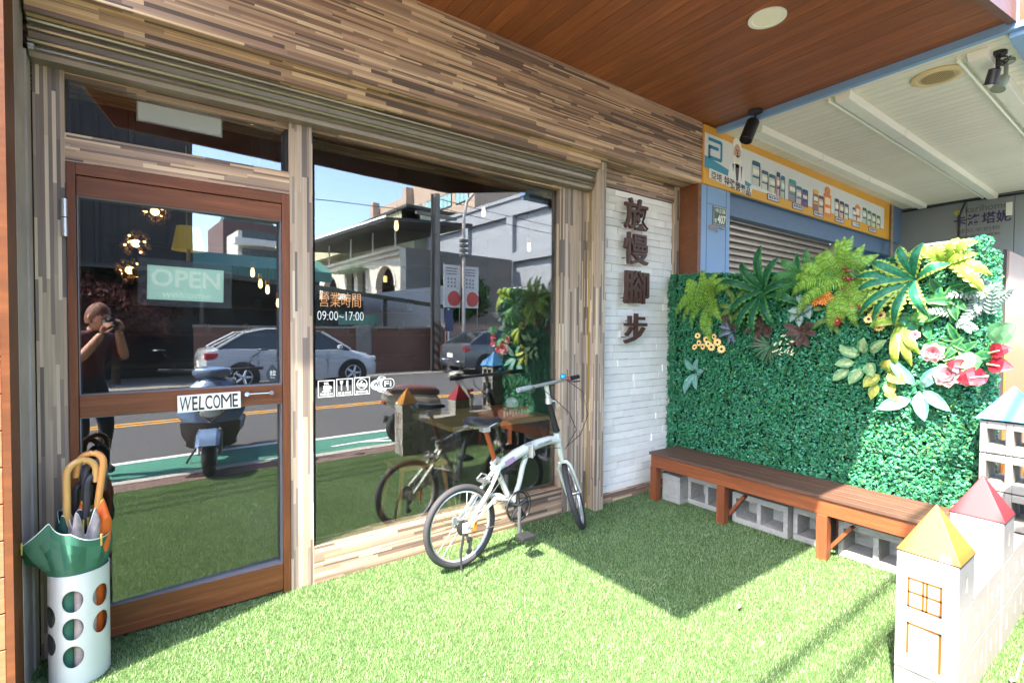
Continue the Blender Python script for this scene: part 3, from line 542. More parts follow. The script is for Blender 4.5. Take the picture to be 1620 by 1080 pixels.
sticker('white fork and knife sticker on the window glass', .798, .893, 1.018, 1.116, '輕食供應', fork)
sticker('white round no outside food sticker left of the WiFi sign', .900, .994, 1.018, 1.119, '禁帶外食', nofood)
wf_ = T('window_sticker', 'white cloud shaped WiFi free sticker, rightmost on the window', 'sticker', (1.07, 2.83, 1.02), 'white stickers on the window')
g = onglass(WP, WTH)
for i, (cx, cz, rx_, rz_) in enumerate(((1.037, 1.068, .038, .030), (1.068, 1.092, .030, .028), (1.068, 1.048, .033, .026))): g.prism(ell(cx, cz, rx_, rz_, 28), yg-.0006-.00003*i, yg)
rr = lambda x0, x1, z0, z1, r: [(x+r*math.cos(a), z+r*math.sin(a)) for (x, z, s0) in ((x1-r, z1-r, 0), (x0+r, z1-r, 1), (x0+r, z0+r, 2), (x1-r, z0+r, 3)) for a in [s0*math.pi/2+q*math.pi/8 for q in range(5)]]
g.prism(rr(1.066, 1.148, 1.042, 1.102, .022), yg-.0008, yg); g.build('cloud', VW, wf_)
g = onglass(WP, WTH); g.prism(rr(1.070, 1.144, 1.046, 1.098, .019), yg-.0014, yg-.0009)
text_geo(g, 'Wi', (1.012, yg-.0012, 1.055), .046, .034, off=.025); text_geo(g, 'free', (1.055, yg-.0012, 1.027), .026, .012, off=.02)
for r_ in (.008, .014, .020):
    for i in range(6): a = math.pi*.25+i*math.pi*.0833; b = a+.27; g.prism([(1.068+r_*math.cos(a), 1.096+r_*math.sin(a)), (1.068+(r_+.003)*math.cos(a), 1.096+(r_+.003)*math.sin(a)), (1.068+(r_+.003)*math.cos(b), 1.096+(r_+.003)*math.sin(b)), (1.068+r_*math.cos(b), 1.096+r_*math.sin(b))], yg-.0012, yg-.0008)
g.build('dark_lettering', VD, wf_); g = onglass(WP, WTH); text_geo(g, 'Fi', (1.084, yg-.0020, 1.055), .044, .033, off=.0); g.build('lettering', VW, wf_)
pl = T('pull_sticker', 'dark leaf shaped pull sticker on the door glass above the handle', 'sticker', (.478, 2.86, 1.16)); yd_ = DP[1]-.0045
g = onglass(DP, DTH); g.prism([(.478, 1.108), (.500, 1.128), (.5085, 1.150), (.503, 1.176), (.478, 1.210), (.453, 1.176), (.4475, 1.150), (.456, 1.128)], yd_-.0006, yd_); g.build('leaf', flat('leaf_slate', '34383c', .5), pl)
g = onglass(DP, DTH); text_geo(g, '拉', (.463, yd_-.0012, 1.148), .031, .029, off=.01); text_geo(g, 'PULL', (.467, yd_-.0012, 1.134), .022, .007); g.build('lettering', VW, pl)
ws = T('welcome_sign', 'white wooden WELCOME sign hanging on the brown door rail', 'sign', (.185, 2.82, 1.0)); WB = mat('white_sign_board', hx('dedbd2'), .7, var=.1, scale=12)
tilt = Matrix.Translation((.185, 2.82, 1.04)) @ Matrix.Rotation(rad(-.8), 4, 'Y') @ Matrix.Translation((-.185, -2.82, -1.04))
g = G(); g.M = tilt; g.box(.052, .318, 2.812, 2.832, .997, 1.079); g.build('board', WB, ws, bevel=.002)
g = G(); g.M = tilt; x = .062
for ch, w in (('W', .046), ('E', .022), ('L', .024), ('C', .030), ('O', .030), ('M', .046), ('E', .024)): text_geo(g, ch, (x, 2.8115, 1.004), w, .068, off=0 if ch in 'MW' else .010, shear=.10 if ch in 'WL' else 0); x += w+.0035
g.build('lettering', flat('charcoal_ink', '2d2d2e', .7), ws)
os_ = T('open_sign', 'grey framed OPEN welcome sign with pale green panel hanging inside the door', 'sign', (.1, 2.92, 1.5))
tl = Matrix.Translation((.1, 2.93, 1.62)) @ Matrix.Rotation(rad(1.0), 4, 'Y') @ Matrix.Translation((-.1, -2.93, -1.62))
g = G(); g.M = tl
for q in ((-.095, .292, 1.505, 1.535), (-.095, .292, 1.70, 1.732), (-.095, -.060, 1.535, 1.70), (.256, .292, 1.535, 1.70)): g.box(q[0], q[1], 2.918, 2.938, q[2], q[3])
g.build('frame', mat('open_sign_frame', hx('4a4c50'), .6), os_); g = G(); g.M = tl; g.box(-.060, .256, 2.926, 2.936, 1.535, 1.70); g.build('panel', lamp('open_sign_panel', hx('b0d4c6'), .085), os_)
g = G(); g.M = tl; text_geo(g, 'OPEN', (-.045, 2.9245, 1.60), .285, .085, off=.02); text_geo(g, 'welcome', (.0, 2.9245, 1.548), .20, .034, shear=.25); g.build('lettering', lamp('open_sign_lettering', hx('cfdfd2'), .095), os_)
g = G(); g.cyl((.1, 2.928, 1.73), (.1, 2.928, 2.3), .0025, 6); g.build('cord', flat('tan_cord', 'b59a55'), os_)
# ------------------------------------------------------------------ bench and cinder blocks
bn = T('bench', 'long brown wooden bench along the leafy green wall', 'bench', (3.5, 1.7, 0))
g = G()
for i in range(4): g.box(3.322+i*.096, 3.322+i*.096+.093, .70, 2.665, .362, .386)
g.build('seat', BENCHTOP, bn, bevel=.003); g = G(); g.box(3.336, 3.36, .71, 2.655, .262, .360); g.build('apron', BENCHY, bn, bevel=.003); G().box(3.66, 3.684, .71, 2.655, .28, .360).build('apron', BENCHY, bn)
for y in (2.655, 2.05, 1.37, .78):
    g = G(); g.box(3.330, 3.392, y-.062, y, -.03, .262); g.box(3.362, 3.392, y-.062, y, .26, .361); g.build('leg', BENCHZ, bn, bevel=.003)
    g = G(); g.box(3.63, 3.684, y-.055, y, -.03, .362); g.build('leg', BENCHZ, bn)
for y in (2.05, 1.37):
    g = G(); g.obox((3.43, y-.09, .10), (.045, .02, .26), Matrix.Rotation(rad(35), 3, 'X')); g.build('brace', BENCHZ, bn)
G().box(3.36, 3.66, 2.60, 2.652, .30, .36).build('end_rail', BENCHY, bn)
def block(label, x, y0, y1, holes, lip=False):
    """cinder block whose cells open towards -x"""
    b = T('cinder_block', label, 'cinder block', (x+.19, (y0+y1)/2, 0), 'cinder blocks under the bench'); g = G(); t = .03; z0, z1 = -.02, .205; L = y1-y0; D = .20
    g.box(x, x+D, y0, y1, z0, z0+.042); g.box(x, x+D, y0, y1, z1-.042, z1)
    n = max(holes, 0); ys = [y0+(L-t)*i/n for i in range(n+1)] if n else [y0]
    for q in ys: g.box(x, x+D, q, q+(t if n else L), z0+.042, z1-.042)
    g.box(x+D-.02, x+D-.001, y0+.001, y1-.001, z0+.043, z1-.043)
    if lip:
        for q in ys: g.box(x-.006, x, q+.002, q+t-.002, .088, .102)
    o = g.build('block', CONC, b, bevel=.006); o['label'] = label
    return b
block('grey cinder block turned end on, nearest the white brick', 3.42, 2.43, 2.60, 0)
block('grey cinder block with two square cells left of second leg', 3.52, 2.08, 2.425, 2)
block('weathered notched cinder block right of the second bench leg', 3.46, 1.60, 2.00, 2, True)
block('single cell cinder block beside the third bench leg', 3.50, 1.385, 1.585, 1)
block('half sunlit cinder block right of the third bench leg', 3.49, .90, 1.305, 2, True)
block('cinder block at the street end of the bench by the castle', 3.49, .58, .89, 2)
g = G()
for i in range(5): a = i*.9; g.ball((3.56+.025*math.cos(a), .70+.05*math.sin(a), .405+.012*i), .028, 8, 6, (1, 1.2, .8))
tag(g.build('pebble_pile', mat('tan_stone', hx('9c7f64'), .8, var=.25, isl=.2)), 'small pile of tan stones on the street end of the bench', 'stones')
# ------------------------------------------------------------------ leafy wall
hd = T('leafy_wall', 'artificial boxwood wall panel of small dark green leaves behind the bench', 'green wall', (3.85, 1.7, 0))
HY0, HY1, HZ0, HZ1, HX = .70, 2.785, .12, 1.86, 3.79
G().box(HX+.02, HX+.12, HY0+.02, HY1, HZ0, HZ1-.02).build('backing', mat('hedge_backing', (.008, .025, .012), .9), hd)
def hedge():
    def topz(y): return HZ1+.035*np.sin(y*2.6+.5)+.05*np.clip((1.3-y)/.6, 0, 1)
    n = 66000; y = RNG.uniform(HY0-.02, HY1+.02, n); z = RNG.uniform(HZ0, 1, n)*0+RNG.uniform(0, 1, n)*(topz(y)-HZ0)+HZ0
    hh = .5+.17*np.sin(y*17+3*np.sin(z*9))+.13*np.sin(z*21+2*np.cos(y*11))+.12*np.sin(y*97+2*np.sin(z*41))*np.sin(z*103+y*13)+.10*np.sin(y*151+z*61); hh = hh-.35*(np.abs(((y-.7)/.5) % 1-.5) > .485)-.3*(np.abs(((z-.12)/.5) % 1-.5) > .488); edge = np.minimum(np.clip((HY1+.02-y)/.07, 0, 1), np.clip((y-HY0+.02)/.05, 0, 1))
    x = HX-.004-(.075*hh+RNG.uniform(0, .022, n))*(.35+.65*edge)
    m2 = 9000; yt = RNG.uniform(HY0, HY1, m2); P2 = np.column_stack([RNG.uniform(HX-.05, HX+.15, m2), yt, topz(yt)+RNG.uniform(-.03, .012, m2)])
    m3 = 8000; P3 = np.column_stack([RNG.uniform(HX-.05, HX+.15, m3), np.where(RNG.random(m3) < .5, HY0-.02, HY1+.02)+RNG.uniform(-.02, .02, m3), RNG.uniform(HZ0, HZ1, m3)])
    m4 = 6000; P4 = np.column_stack([RNG.uniform(HX+.10, HX+.15, m4), RNG.uniform(HY0, HY1, m4), RNG.uniform(HZ0, HZ1, m4)])
    P = np.vstack([np.column_stack([x, y, z]), P2, P3, P4]); n = len(P)
    Nn = np.column_stack([-np.abs(RNG.normal(.9, .45, n)), RNG.normal(0, .55, n), RNG.normal(.45, .55, n)]); Nn[n-m4:, 0] *= -1; Nn /= np.linalg.norm(Nn, axis=1, keepdims=True)
    R = RNG.normal(0, 1, (n, 3)); U = np.cross(Nn, R); U /= np.linalg.norm(U, axis=1, keepdims=True); Vv = np.cross(Nn, U)
    L = RNG.uniform(.006, .0140, n)[:, None]; Wd = L*.62
    V = np.empty((n, 4, 3)); V[:, 0] = P-U*L; V[:, 1] = P+Vv*Wd+Nn*L*.25; V[:, 2] = P+U*L*1.05; V[:, 3] = P-Vv*Wd+Nn*L*.25
    mi = np.where(RNG.random(n) < .22, 2, 0); mi[RNG.random(n) < .035+.10*np.exp(-((P[:, 1]-.95)**2+(P[:, 2]-.75)**2)/.03)] = 1
    arr('foliage', V.reshape(-1, 3), np.arange(4*n).reshape(-1, 4), [leafmat('boxwood_leaf', (.014, .145, .064), (.052, .240, .10), .42, .5, .15), leafmat('boxwood_fresh_leaf', (.09, .22, .05), (.14, .27, .07), .4, .3, .15), leafmat('boxwood_pale_leaf', (.05, .27, .17), (.10, .36, .23), .42, .35, .15)], hd, mi)
hedge()
g = G(); g.box(HX+.03, HX+.06, HY0+.05, HY0+.32, 1.93, 1.945); g.build('panel_edge', WHITEP, hd)
# ------------------------------------------------------------------ plants stuck into the leafy wall
PX = HX-.055; rr_ferns = random.Random(2)
def frond(g, base, ang, L, droop=.12, out=.16, style='fern', w=.05, n=22, twist=0):
    """one frond growing from base (y, z) in direction ang (degrees, 0 = to the right of the picture, 90 = up)"""
    a = rad(ang); d = Vector((0, -math.cos(a), math.sin(a))); b = Vector((PX-.01, base[0], base[1])); pts = []
    for i in range(n+1):
        t = i/n; pts.append(b+d*(L*t*(1-.12*t*t))+Vector((-1, 0, 0))*(out*math.sin(math.pi*min(1, t*.85)))+Vector((0, 0, -1))*(droop*t*t))
    if style == 'fern':
        g.k = 0; g.tube(pts, [.003*(1-.8*i/n) for i in range(n+1)], 4)
        for i in range(1, n+1):
            t = i/n; ln = w*math.sin(math.pi*(.12+.86*t))**.8*(1.05-.35*t); tg = (pts[i]-pts[i-1]).normalized(); nrm = Vector((-1, 0, .25)); sdv = tg.cross(nrm).normalized()
            for sg in (1, -1):
                p = pts[i]; tip = p+sdv*sg*ln+tg*ln*.35+Vector((.006, 0, -.004)); wd = L/n*.43; ln *= rr_ferns.uniform(.85, 1.1)
                m_ = (p+tip)/2+Vector((-.004, 0, .003)); g.k = 1 if (i % 5) else 2
                g.add([p-tg*wd, m_-tg*wd*.9, tip, m_+tg*wd*.75, p+tg*wd*.75], [(0, 1, 2, 3, 4)])
    else:
        vs = []; n2 = len(pts)
        for i, p in enumerate(pts):
            t = i/n; hw = w*(math.sin(math.pi*(.08+.90*t))**.7); tg = (pts[min(i+1, n)]-pts[max(i-1, 0)]).normalized(); nrm = Vector((-1, 0, .3)); sv = tg.cross(nrm).normalized(); nn = sv.cross(tg)
            fr = .012*(1 if i % 2 else -1) if style == 'frill' else 0
            e = hw*(1.0+(.14*(1 if i % 2 else -1) if style == 'frill' else 0))
            vs += [p+sv*e-nn*(.006-fr*.6), p+sv*hw*.62, p+nn*.004, p-sv*hw*.62, p-sv*e-nn*(.006+fr*.6)]
        fs = []; ks = []
        o = len(g.v)
        for i in range(n2-1):
            for j in range(4):
                g.k = 1 if j in (0, 3) else 0
                q = i*5+j; g.v_f(vs, (q, q+1, q+6, q+5))
def v_f(s, vs, f):
    s.add([vs[i] for i in f], [(0, 1, 2, 3)])
G.v_f = v_f
LF = {'fern': [leafmat('fern_stem', (.10, .16, .03), (.14, .2, .05)), leafmat('fern_leaf', (.20, .40, .045), (.34, .52, .09), .5, .2), leafmat('fern_leaf_dark', (.12, .29, .04), (.18, .36, .06), .5, .2)],
      'dark': [leafmat('dark_frond', (.008, .07, .03), (.02, .12, .05), .35, .2), leafmat('dark_frond_edge', (.05, .2, .05), (.09, .26, .06), .4, .2)],
      'edge': [leafmat('teal_frond', (.015, .14, .075), (.03, .2, .1), .35, .2), leafmat('yellow_frond_edge', (.30, .42, .07), (.4, .5, .12), .4, .2)],
      'yell': [leafmat('lime_leaf', (.20, .36, .04), (.35, .46, .07), .4, .2), leafmat('lime_leaf_edge', (.45, .5, .12), (.5, .55, .18), .4, .2)]}
def fernplant(name, label, cat, c, key, style, fr, group, w=.05, n=28):
    t = T(name, label, cat, (PX, c[0], c[1]), group); rr_ = random.Random(len(label))
    for (a, L, dr, out) in fr:
        g = G(); frond(g, (c[0]+rr_.uniform(-.015, .015), c[1]+rr_.uniform(-.015, .015)), a, L*1.12, dr, out, style, w, n); g.build('frond', LF[key], t)
    return t
GP = 'ferns and strap leaved plants on the leafy wall'
fernplant('fern', 'bright green artificial fern, leftmost, beside the white brick', 'fern', (2.35, 1.68), 'fern', 'fern', [(70, .26, .03, .10), (100, .26, .02, .09), (135, .30, .07, .13), (165, .30, .13, .12), (200, .27, .14, .13), (-85, .38, .03, .08), (-100, .30, .02, .11), (35, .24, .06, .09), (225, .24, .10, .12), (-60, .2, .02, .08), (115, .26, .0, .05), (55, .24, .05, .12), (180, .3, .16, .15), (150, .24, .02, .16)], GP)
fernplant('fern', 'dark glossy green fern in front of the roller shutter', 'fern', (1.93, 1.70), 'dark', 'frill', [(90, .34, .0, .10), (120, .30, .03, .12), (150, .36, .08, .12), (60, .28, .0, .10), (25, .26, .05, .1), (200, .26, .1, .12), (235, .3, .06, .12), (-60, .26, .05, .12), (-100, .3, .04, .12), (0, .28, .1, .1)], GP, .034, 16)
fernplant('fern', 'tall lime green fern at the middle of the leafy wall', 'fern', (1.36, 1.75), 'fern', 'fern', [(92, .30, .0, .06), (65, .24, .0, .08), (125, .28, .04, .13), (145, .33, .07, .14), (172, .33, .14, .14), (195, .33, .16, .14), (-105, .30, .05, .12), (-75, .28, .04, .12), (-30, .27, .04, .12), (10, .22, .05, .1), (115, .24, .0, .16), (-50, .24, .05, .12), (80, .27, .0, .12), (105, .28, .0, .04), (160, .36, .1, .09), (45, .24, .03, .12), (-90, .26, .03, .14), (185, .3, .18, .1)], GP, .058)
fernplant('strap_fern', 'teal frilled fern with yellow leaf edges right of the lime fern', 'fern', (1.01, 1.72), 'edge', 'frill', [(140, .27, .04, .13), (160, .30, .07, .13), (178, .31, .09, .14), (200, .30, .10, .14), (110, .24, .02, .1), (75, .22, .0, .1), (-110, .26, .05, .14), (-60, .20, .05, .16), (30, .2, .03, .12), (225, .26, .08, .12)], GP, .036, 18)
fernplant('strap_fern', 'lime and green wavy strap fern at the upper street end', 'fern', (.86, 1.80), 'yell', 'frill', [(100, .14, .0, .08), (70, .17, .02, .09), (30, .18, .05, .1), (0, .2, .09, .1), (-25, .2, .12, .12), (130, .15, .02, .1), (50, .2, .06, .12)], GP, .034, 14)
fernplant('strap_plant', 'yellow green hanging strap leaves beneath the yellow edged fern', 'plant', (1.07, 1.46), 'yell', 'plain', [(-75, .24, .03, .07), (-90, .25, .02, .08), (-100, .26, .02, .06), (-60, .18, .03, .09), (165, .16, .08, .1)], GP, .028, 10)
def leafquad(g, p, d, L, wd, cup=.3, nrm=Vector((-1, 0, .2)), fold=.15, k0=0, k1=1):
    d = d.normalized(); s_ = d.cross(nrm).normalized(); nn = s_.cross(d); rows = []
    for t, q in ((0, .08), (.2, .75), (.45, 1), (.7, .8), (.88, .42), (1, .02)):
        c_ = p+d*L*t+nn*(L*cup*t*(1-t)*1.2)-nn*(L*cup*.35*t*t); rows.append([c_+s_*wd*q+nn*wd*fold*q, c_+s_*wd*q*.55+nn*wd*fold*.3*q, c_, c_-s_*wd*q*.55+nn*wd*fold*.3*q, c_-s_*wd*q+nn*wd*fold*q])
    for i in range(5):
        for j in range(4): g.k = k1 if j in (0, 3) else k0; g.add([rows[i][j], rows[i][j+1], rows[i+1][j+1], rows[i+1][j]], [(0, 1, 2, 3)])
def clump(name, label, cat, c, mats, leaves, group=None, x=PX, part='leaf'):
    t = T(name, label, cat, (x, c[0], c[1]), group)
    for (dy, dz, ang, L, wd, out) in leaves:
        a = rad(ang); d = Vector((-out, -math.cos(a), math.sin(a))); g = G(); leafquad(g, Vector((x-.012, c[0]+dy, c[1]+dz)), d, L, wd); g.build(part, mats, t, True)
    return t
R5 = random.Random(5)
def rosette(n, L, wd, out=.5, j=0.0, sp=.02): return [(R5.uniform(-sp, sp), R5.uniform(-sp, sp), i*360/n+R5.uniform(-15, 15)+j, L*R5.uniform(.8, 1.15), wd*R5.uniform(.85, 1.1), out*R5.uniform(.5, 1.4)) for i in range(n)]
GL = 'leafy plants on the leafy wall'
PALE = [leafmat('pale_teal_leaf', (.15, .29, .26), (.24, .37, .33), .4, .12), leafmat('pale_leaf_rim', (.10, .34, .27), (.16, .42, .33), .4, .15)]
clump('pale_plant', 'small pale teal plant with pointed leaves beside the white brick', 'plant', (2.52, 1.04), PALE, [(0, .02, 125, .12, .028, .4), (-.02, .02, 70, .12, .028, .4), (-.03, 0, 20, .10, .03, .5), (0, -.01, 250, .19, .036, .35), (-.02, 0, 285, .15, .03, .4)], GL)
clump('pale_plant', 'large pale star shaped plant with five white green leaves', 'plant', (.985, 1.06), PALE, [(.01, .02, 128, .20, .036, .3), (-.02, .01, 52, .19, .038, .35), (-.03, -.01, -35, .18, .036, .4), (-.01, -.02, -75, .18, .04, .4), (.03, -.07, 205, .18, .042, .4)], GL)
POTH = [leafmat('pothos_leaf', (.20, .34, .12), (.42, .50, .25), .4, .2), leafmat('pothos_rim', (.10, .30, .14), (.2, .4, .2), .4, .2)]; POTY = [leafmat('pothos_yellow_leaf', (.42, .42, .06), (.52, .46, .12), .4, .2), leafmat('pothos_yellow_rim', (.2, .34, .06), (.3, .4, .1), .4, .2)]
clump('pothos', 'cream veined green pothos leaves at the middle of the wall', 'plant', (1.27, 1.20), POTH, [(.02, .05, 160, .12, .038, .6), (.05, -.0, 190, .11, .036, .6), (.08, -.05, 225, .12, .036, .5), (0, .06, 80, .12, .035, .6), (-.04, .07, 40, .14, .035, .5), (.0, -.04, 240, .13, .04, .6), (-.03, 0, 300, .11, .04, .7), (.07, .03, 120, .11, .03, .5)], GL)
clump('pothos', 'yellow tinged pothos leaves hanging under the cream veined pothos', 'plant', (1.15, 1.13), POTY, [(.03, 0, 230, .12, .04, .6), (-.02, .02, 330, .13, .045, .6), (-.03, -.04, 280, .10, .036, .6), (.04, -.06, 260, .11, .03, .5), (0, -.08, 320, .12, .028, .5), (0, .03, 60, .09, .04, .7)], GL)
SILV = [leafmat('silver_leaf', (.14, .20, .18), (.26, .33, .30), .6, .25), leafmat('silver_leaf_rim', (.10, .16, .14), (.2, .27, .24), .6, .25)]
dm = T('dusty_miller', 'silvery grey lacy foliage at the street end of the leafy wall', 'plant', (PX, .76, 1.55), GL)
for i in range(13):
    g = G(); a = i*27.7+R5.uniform(-10, 10); cy, cz = .745+R5.uniform(-.08, .09), 1.56+R5.uniform(-.10, .10); d = Vector((-R5.uniform(.2, .7), -math.cos(rad(a)), math.sin(rad(a)))).normalized(); b = Vector((PX-.02, cy, cz)); L = R5.uniform(.10, .16)
    for q in range(7):
        p = b+d*L*q/7
        for sg in (1, -1):
            s_ = d.cross(Vector((-1, 0, .2))).normalized()*sg; leafquad(g, p, s_+d*.8, L*.36*(1-q*.09), .007)
    leafquad(g, b+d*L*.8, d, L*.3, .009); g.build('lacy_leaf', SILV, dm)
MAR = [leafmat('maroon_leaf', (.07, .03, .03), (.13, .055, .045), .45, .25), leafmat('maroon_rim', (.05, .06, .04), (.1, .08, .05), .45, .25)]
clump('maroon_plant', 'dark maroon foliage under the dark green fern', 'plant', (1.94, 1.45), MAR, rosette(10, .13, .034, .6)+[(0, -.05, 265, .14, .04, .4)], GL); clump('maroon_plant', 'dark maroon leaves right of the white tipped grass', 'plant', (1.64, 1.40), MAR, rosette(9, .12, .03, .5, 20), GL)
GRY = [leafmat('frosted_leaf', (.22, .32, .27), (.40, .48, .44), .5, .15), leafmat('frosted_rim', (.07, .17, .12), (.12, .24, .18), .5, .15)]
clump('frosted_plant', 'frosted grey green broad leaves left of the lime fern', 'plant', (1.66, 1.58), GRY, rosette(10, .12, .04, .6, 10, .06), GL)
clump('blue_leaf_plant', 'slate blue pointed leaves right of the yellow daisies', 'plant', (2.17, 1.40), [leafmat('slate_leaf', (.09, .13, .16), (.2, .26, .30), .4, .2), leafmat('slate_rim', (.05, .08, .11), (.1, .14, .18), .4, .2)], rosette(7, .11, .024, .5), GL)
wg = T('white_tipped_grass', 'spiky green grass tuft with cream tips under the frosted leaves', 'plant', (PX, 1.84, 1.28), GL)
g = G(); g2 = G()
for i in range(26):
    a = rad(R5.uniform(120, 330)); b = Vector((PX-.01, 1.86, 1.29)); d = Vector((-R5.uniform(.3, .9), -math.cos(a), math.sin(a))); leafquad(g, b, d, R5.uniform(.10, .17), .007)
for i in range(22):
    c = Vector((PX-.06-R5.uniform(0, .03), 1.79+R5.uniform(-.11, .05), 1.30+R5.uniform(-.07, .08))); a = R5.uniform(-.9, .9); g2.tube([c, c+Vector((-.006, -.022*math.cos(a), .022*math.sin(a)+.008))], [.005, .003], 5)
g.build('blades', [leafmat('grass_tuft', (.05, .12, .06), (.12, .22, .12)), leafmat('grass_tuft_b', (.04, .1, .05), (.1, .2, .1))], wg); g2.build('tips', flat('cream_tip', 'dcd6ae', .6), wg)
def flower(g, c, r, n, nrm=Vector((-1, -.1, .15)), rows=1, cup=.25, wd=.30, kc=2):
    nrm = nrm.normalized(); u = nrm.cross(Vector((0, 0, 1))).normalized(); v = nrm.cross(u)
    for rw in range(rows):
        rr2 = r*(1-.28*rw)
        for i in range(n):
            a = 2*math.pi*(i+.5*rw)/n; d = u*math.cos(a)+v*math.sin(a)+nrm*(cup+.5*rw); leafquad(g, c+nrm*.004*rw, d, rr2, r*wd, .35, nrm, .2, 0, 1 if rw == 0 else 0)
    g.k = kc; g.M = Matrix.Translation(c+nrm*.008) @ nrm.to_track_quat('Z', 'Y').to_matrix().to_4x4(); g.lathe([(r*.28, -.002), (r*.24, .005), (r*.1, .010), (0, .011)], (0, 0, 0), 10); g.M = None
DAI = [flat('daisy_petal', 'e6b45c', .55), flat('daisy_petal_tip', 'efcf8a', .55), flat('daisy_centre', '3b2418', .8)]
GF = 'artificial flowers on the leafy wall'
def flowers(name, label, cat, mats, fl, n, rows=1, cup=.25, wd=.3, part='flower_head', k2=2):
    t = T(name, label, cat, (PX, fl[0][0], fl[0][1]), GF)
    for (y, z, r) in fl:
        g = G(); flower(g, Vector((PX-.045-R5.uniform(0, .03), y, z)), r, n, Vector((-1, R5.uniform(-.45, .3), R5.uniform(-.15, .5))), rows, cup, wd, k2); g.build(part, mats, t)
    return t
flowers('daisy_bunch', 'bunch of golden daisies below the leftmost fern', 'flowers', DAI, [(2.37, 1.33, .032), (2.28, 1.31, .034), (2.44, 1.30, .030), (2.33, 1.27, .035), (2.24, 1.255, .036), (2.41, 1.27, .030), (2.47, 1.265, .028), (2.30, 1.355, .028), (2.45, 1.36, .028), (2.35, 1.295, .03)], 11)
flowers('daisy_bunch', 'small bunch of golden daisies under the yellow edged fern', 'flowers', DAI, [(1.21, 1.50, .034), (1.16, 1.505, .032), (1.18, 1.465, .034), (1.15, 1.46, .03), (1.17, 1.43, .03), (1.225, 1.48, .03)], 11)
flowers('orange_flowers', 'orange and red spiky flowers left of the lime fern centre', 'flowers', [flat('orange_petal', 'e39a3c', .5), flat('orange_red_tip', 'd0562e', .5), flat('orange_centre', 'c8762c', .6)], [(1.49, 1.64, .038), (1.53, 1.615, .036), (1.46, 1.66, .034), (1.50, 1.60, .036), (1.44, 1.63, .03), (1.55, 1.60, .03)], 9, 1, .6, .16)
bt = T('red_berries', 'sprig of dark red berries at the centre of the lime fern', 'berries', (PX, 1.345, 1.78), GF)
for i in range(24):
    g = G(); g.ball((PX-.06-R5.uniform(0, .03), 1.345+R5.uniform(-.035, .04), 1.74+R5.uniform(-.09, .09)), R5.uniform(.008, .011), 8, 6); g.build('berry', mat('berry_red', hx('8e1d24'), .3, isl=.3, coat=.4), bt, True)
RED = [flat('red_petal', 'b3202c', .5), flat('red_petal_edge', 'c83a42', .5), flat('red_centre', 'e2b0a0', .6)]
flowers('red_flower', 'red round flower hanging at the tip of the lime fern', 'flower', RED, [(1.40, 1.47, .036)], 9, 2, .5, .4); flowers('red_flower', 'red flowers beside a round green leaf right of the lime fern', 'flower', RED, [(1.27, 1.565, .036), (1.33, 1.58, .03)], 9, 2, .5, .4)
PNK = [flat('pink_petal', 'a85f68', .5), flat('cream_petal_edge', 'b89a90', .5), flat('pink_centre', '7d2f38', .6)]
flowers('pink_rose', 'large pink and cream rose at the street end of the wall', 'flower', PNK, [(.825, 1.155, .076), (.755, 1.15, .052)], 7, 3, .35, .55); flowers('pink_rose', 'smaller pink rose above the large pink rose', 'flower', PNK, [(.90, 1.285, .062)], 7, 3, .4, .55); flowers('pink_rose', 'tiny faded pink rose under the yellow strap leaves', 'flower', PNK, [(.985, 1.385, .030)], 7, 2, .5, .5)
an = T('anthurium', 'red glossy anthurium flowers with heart shaped green leaves at the street end', 'flowers', (PX, .68, 1.24), GF)
ARED = [mat('anthurium_red', hx('8a1420'), .25, coat=.4), mat('anthurium_red_rim', hx('96202c'), .25, coat=.4)]
for (y, z, a, L) in ((.66, 1.29, 20, .10), (.665, 1.23, -5, .11), (.74, 1.20, 165, .10), (.66, 1.165, 190, .13)):
    g = G(); d = Vector((-.5, -math.cos(rad(a)), math.sin(rad(a)))); leafquad(g, Vector((PX-.07, y, z)), d, L, L*.42, .5); g.build('spathe', ARED, an, True); g = G(); g.tube([(PX-.085, y, z), Vector((PX-.10, y, z))+d*L*.5], [.006, .003], 6); g.build('spadix', flat('spadix_cream', 'e9c9a8', .5), an)
for (y, z, a, L) in ((.735, 1.29, -95, .13), (.66, 1.36, 40, .14)):
    g = G(); d = Vector((-.4, -math.cos(rad(a)), math.sin(rad(a)))); leafquad(g, Vector((PX-.06, y, z)), d, L, L*.45, .3); g.build('leaf', [leafmat('anthurium_leaf', (.10, .26, .11), (.14, .32, .15), .35, .1), leafmat('anthurium_leaf_rim', (.07, .21, .09), (.11, .26, .12), .35, .1)], an, True)
g = G(); g.tube([(PX, .90, 1.25), (PX-.05, .85, 1.235), (PX-.06, .78, 1.27), (PX-.06, .74, 1.29)], .004, 6); g.build('stem', flat('stem_green', '9aa878', .5), an)
GRN = [leafmat('round_green_leaf', (.03, .2, .09), (.05, .26, .12), .35, .15), leafmat('round_green_rim', (.03, .16, .07), (.05, .22, .1), .35, .15)]
clump('green_leaf_plant', 'plain green oval leaves beside the golden daisies under the yellow edged fern', 'plant', (1.10, 1.52), [leafmat('plain_leaf', (.10, .28, .06), (.16, .36, .09), .4, .15), leafmat('plain_leaf_rim', (.08, .24, .05), (.12, .3, .08), .4, .15)], [(0, 0, 215, .16, .036, .5), (-.06, -.05, 300, .12, .04, .5), (-.08, 0, 330, .12, .036, .5), (0, .02, 100, .1, .03, .5)], GL)
clump('green_leaf_plant', 'round dark green leaf under the red berries', 'plant', (1.31, 1.56), GRN, [(0, 0, 205, .10, .04, .5), (.03, .07, 100, .08, .03, .5), (-.02, -.02, 300, .07, .03, .6)], GL)
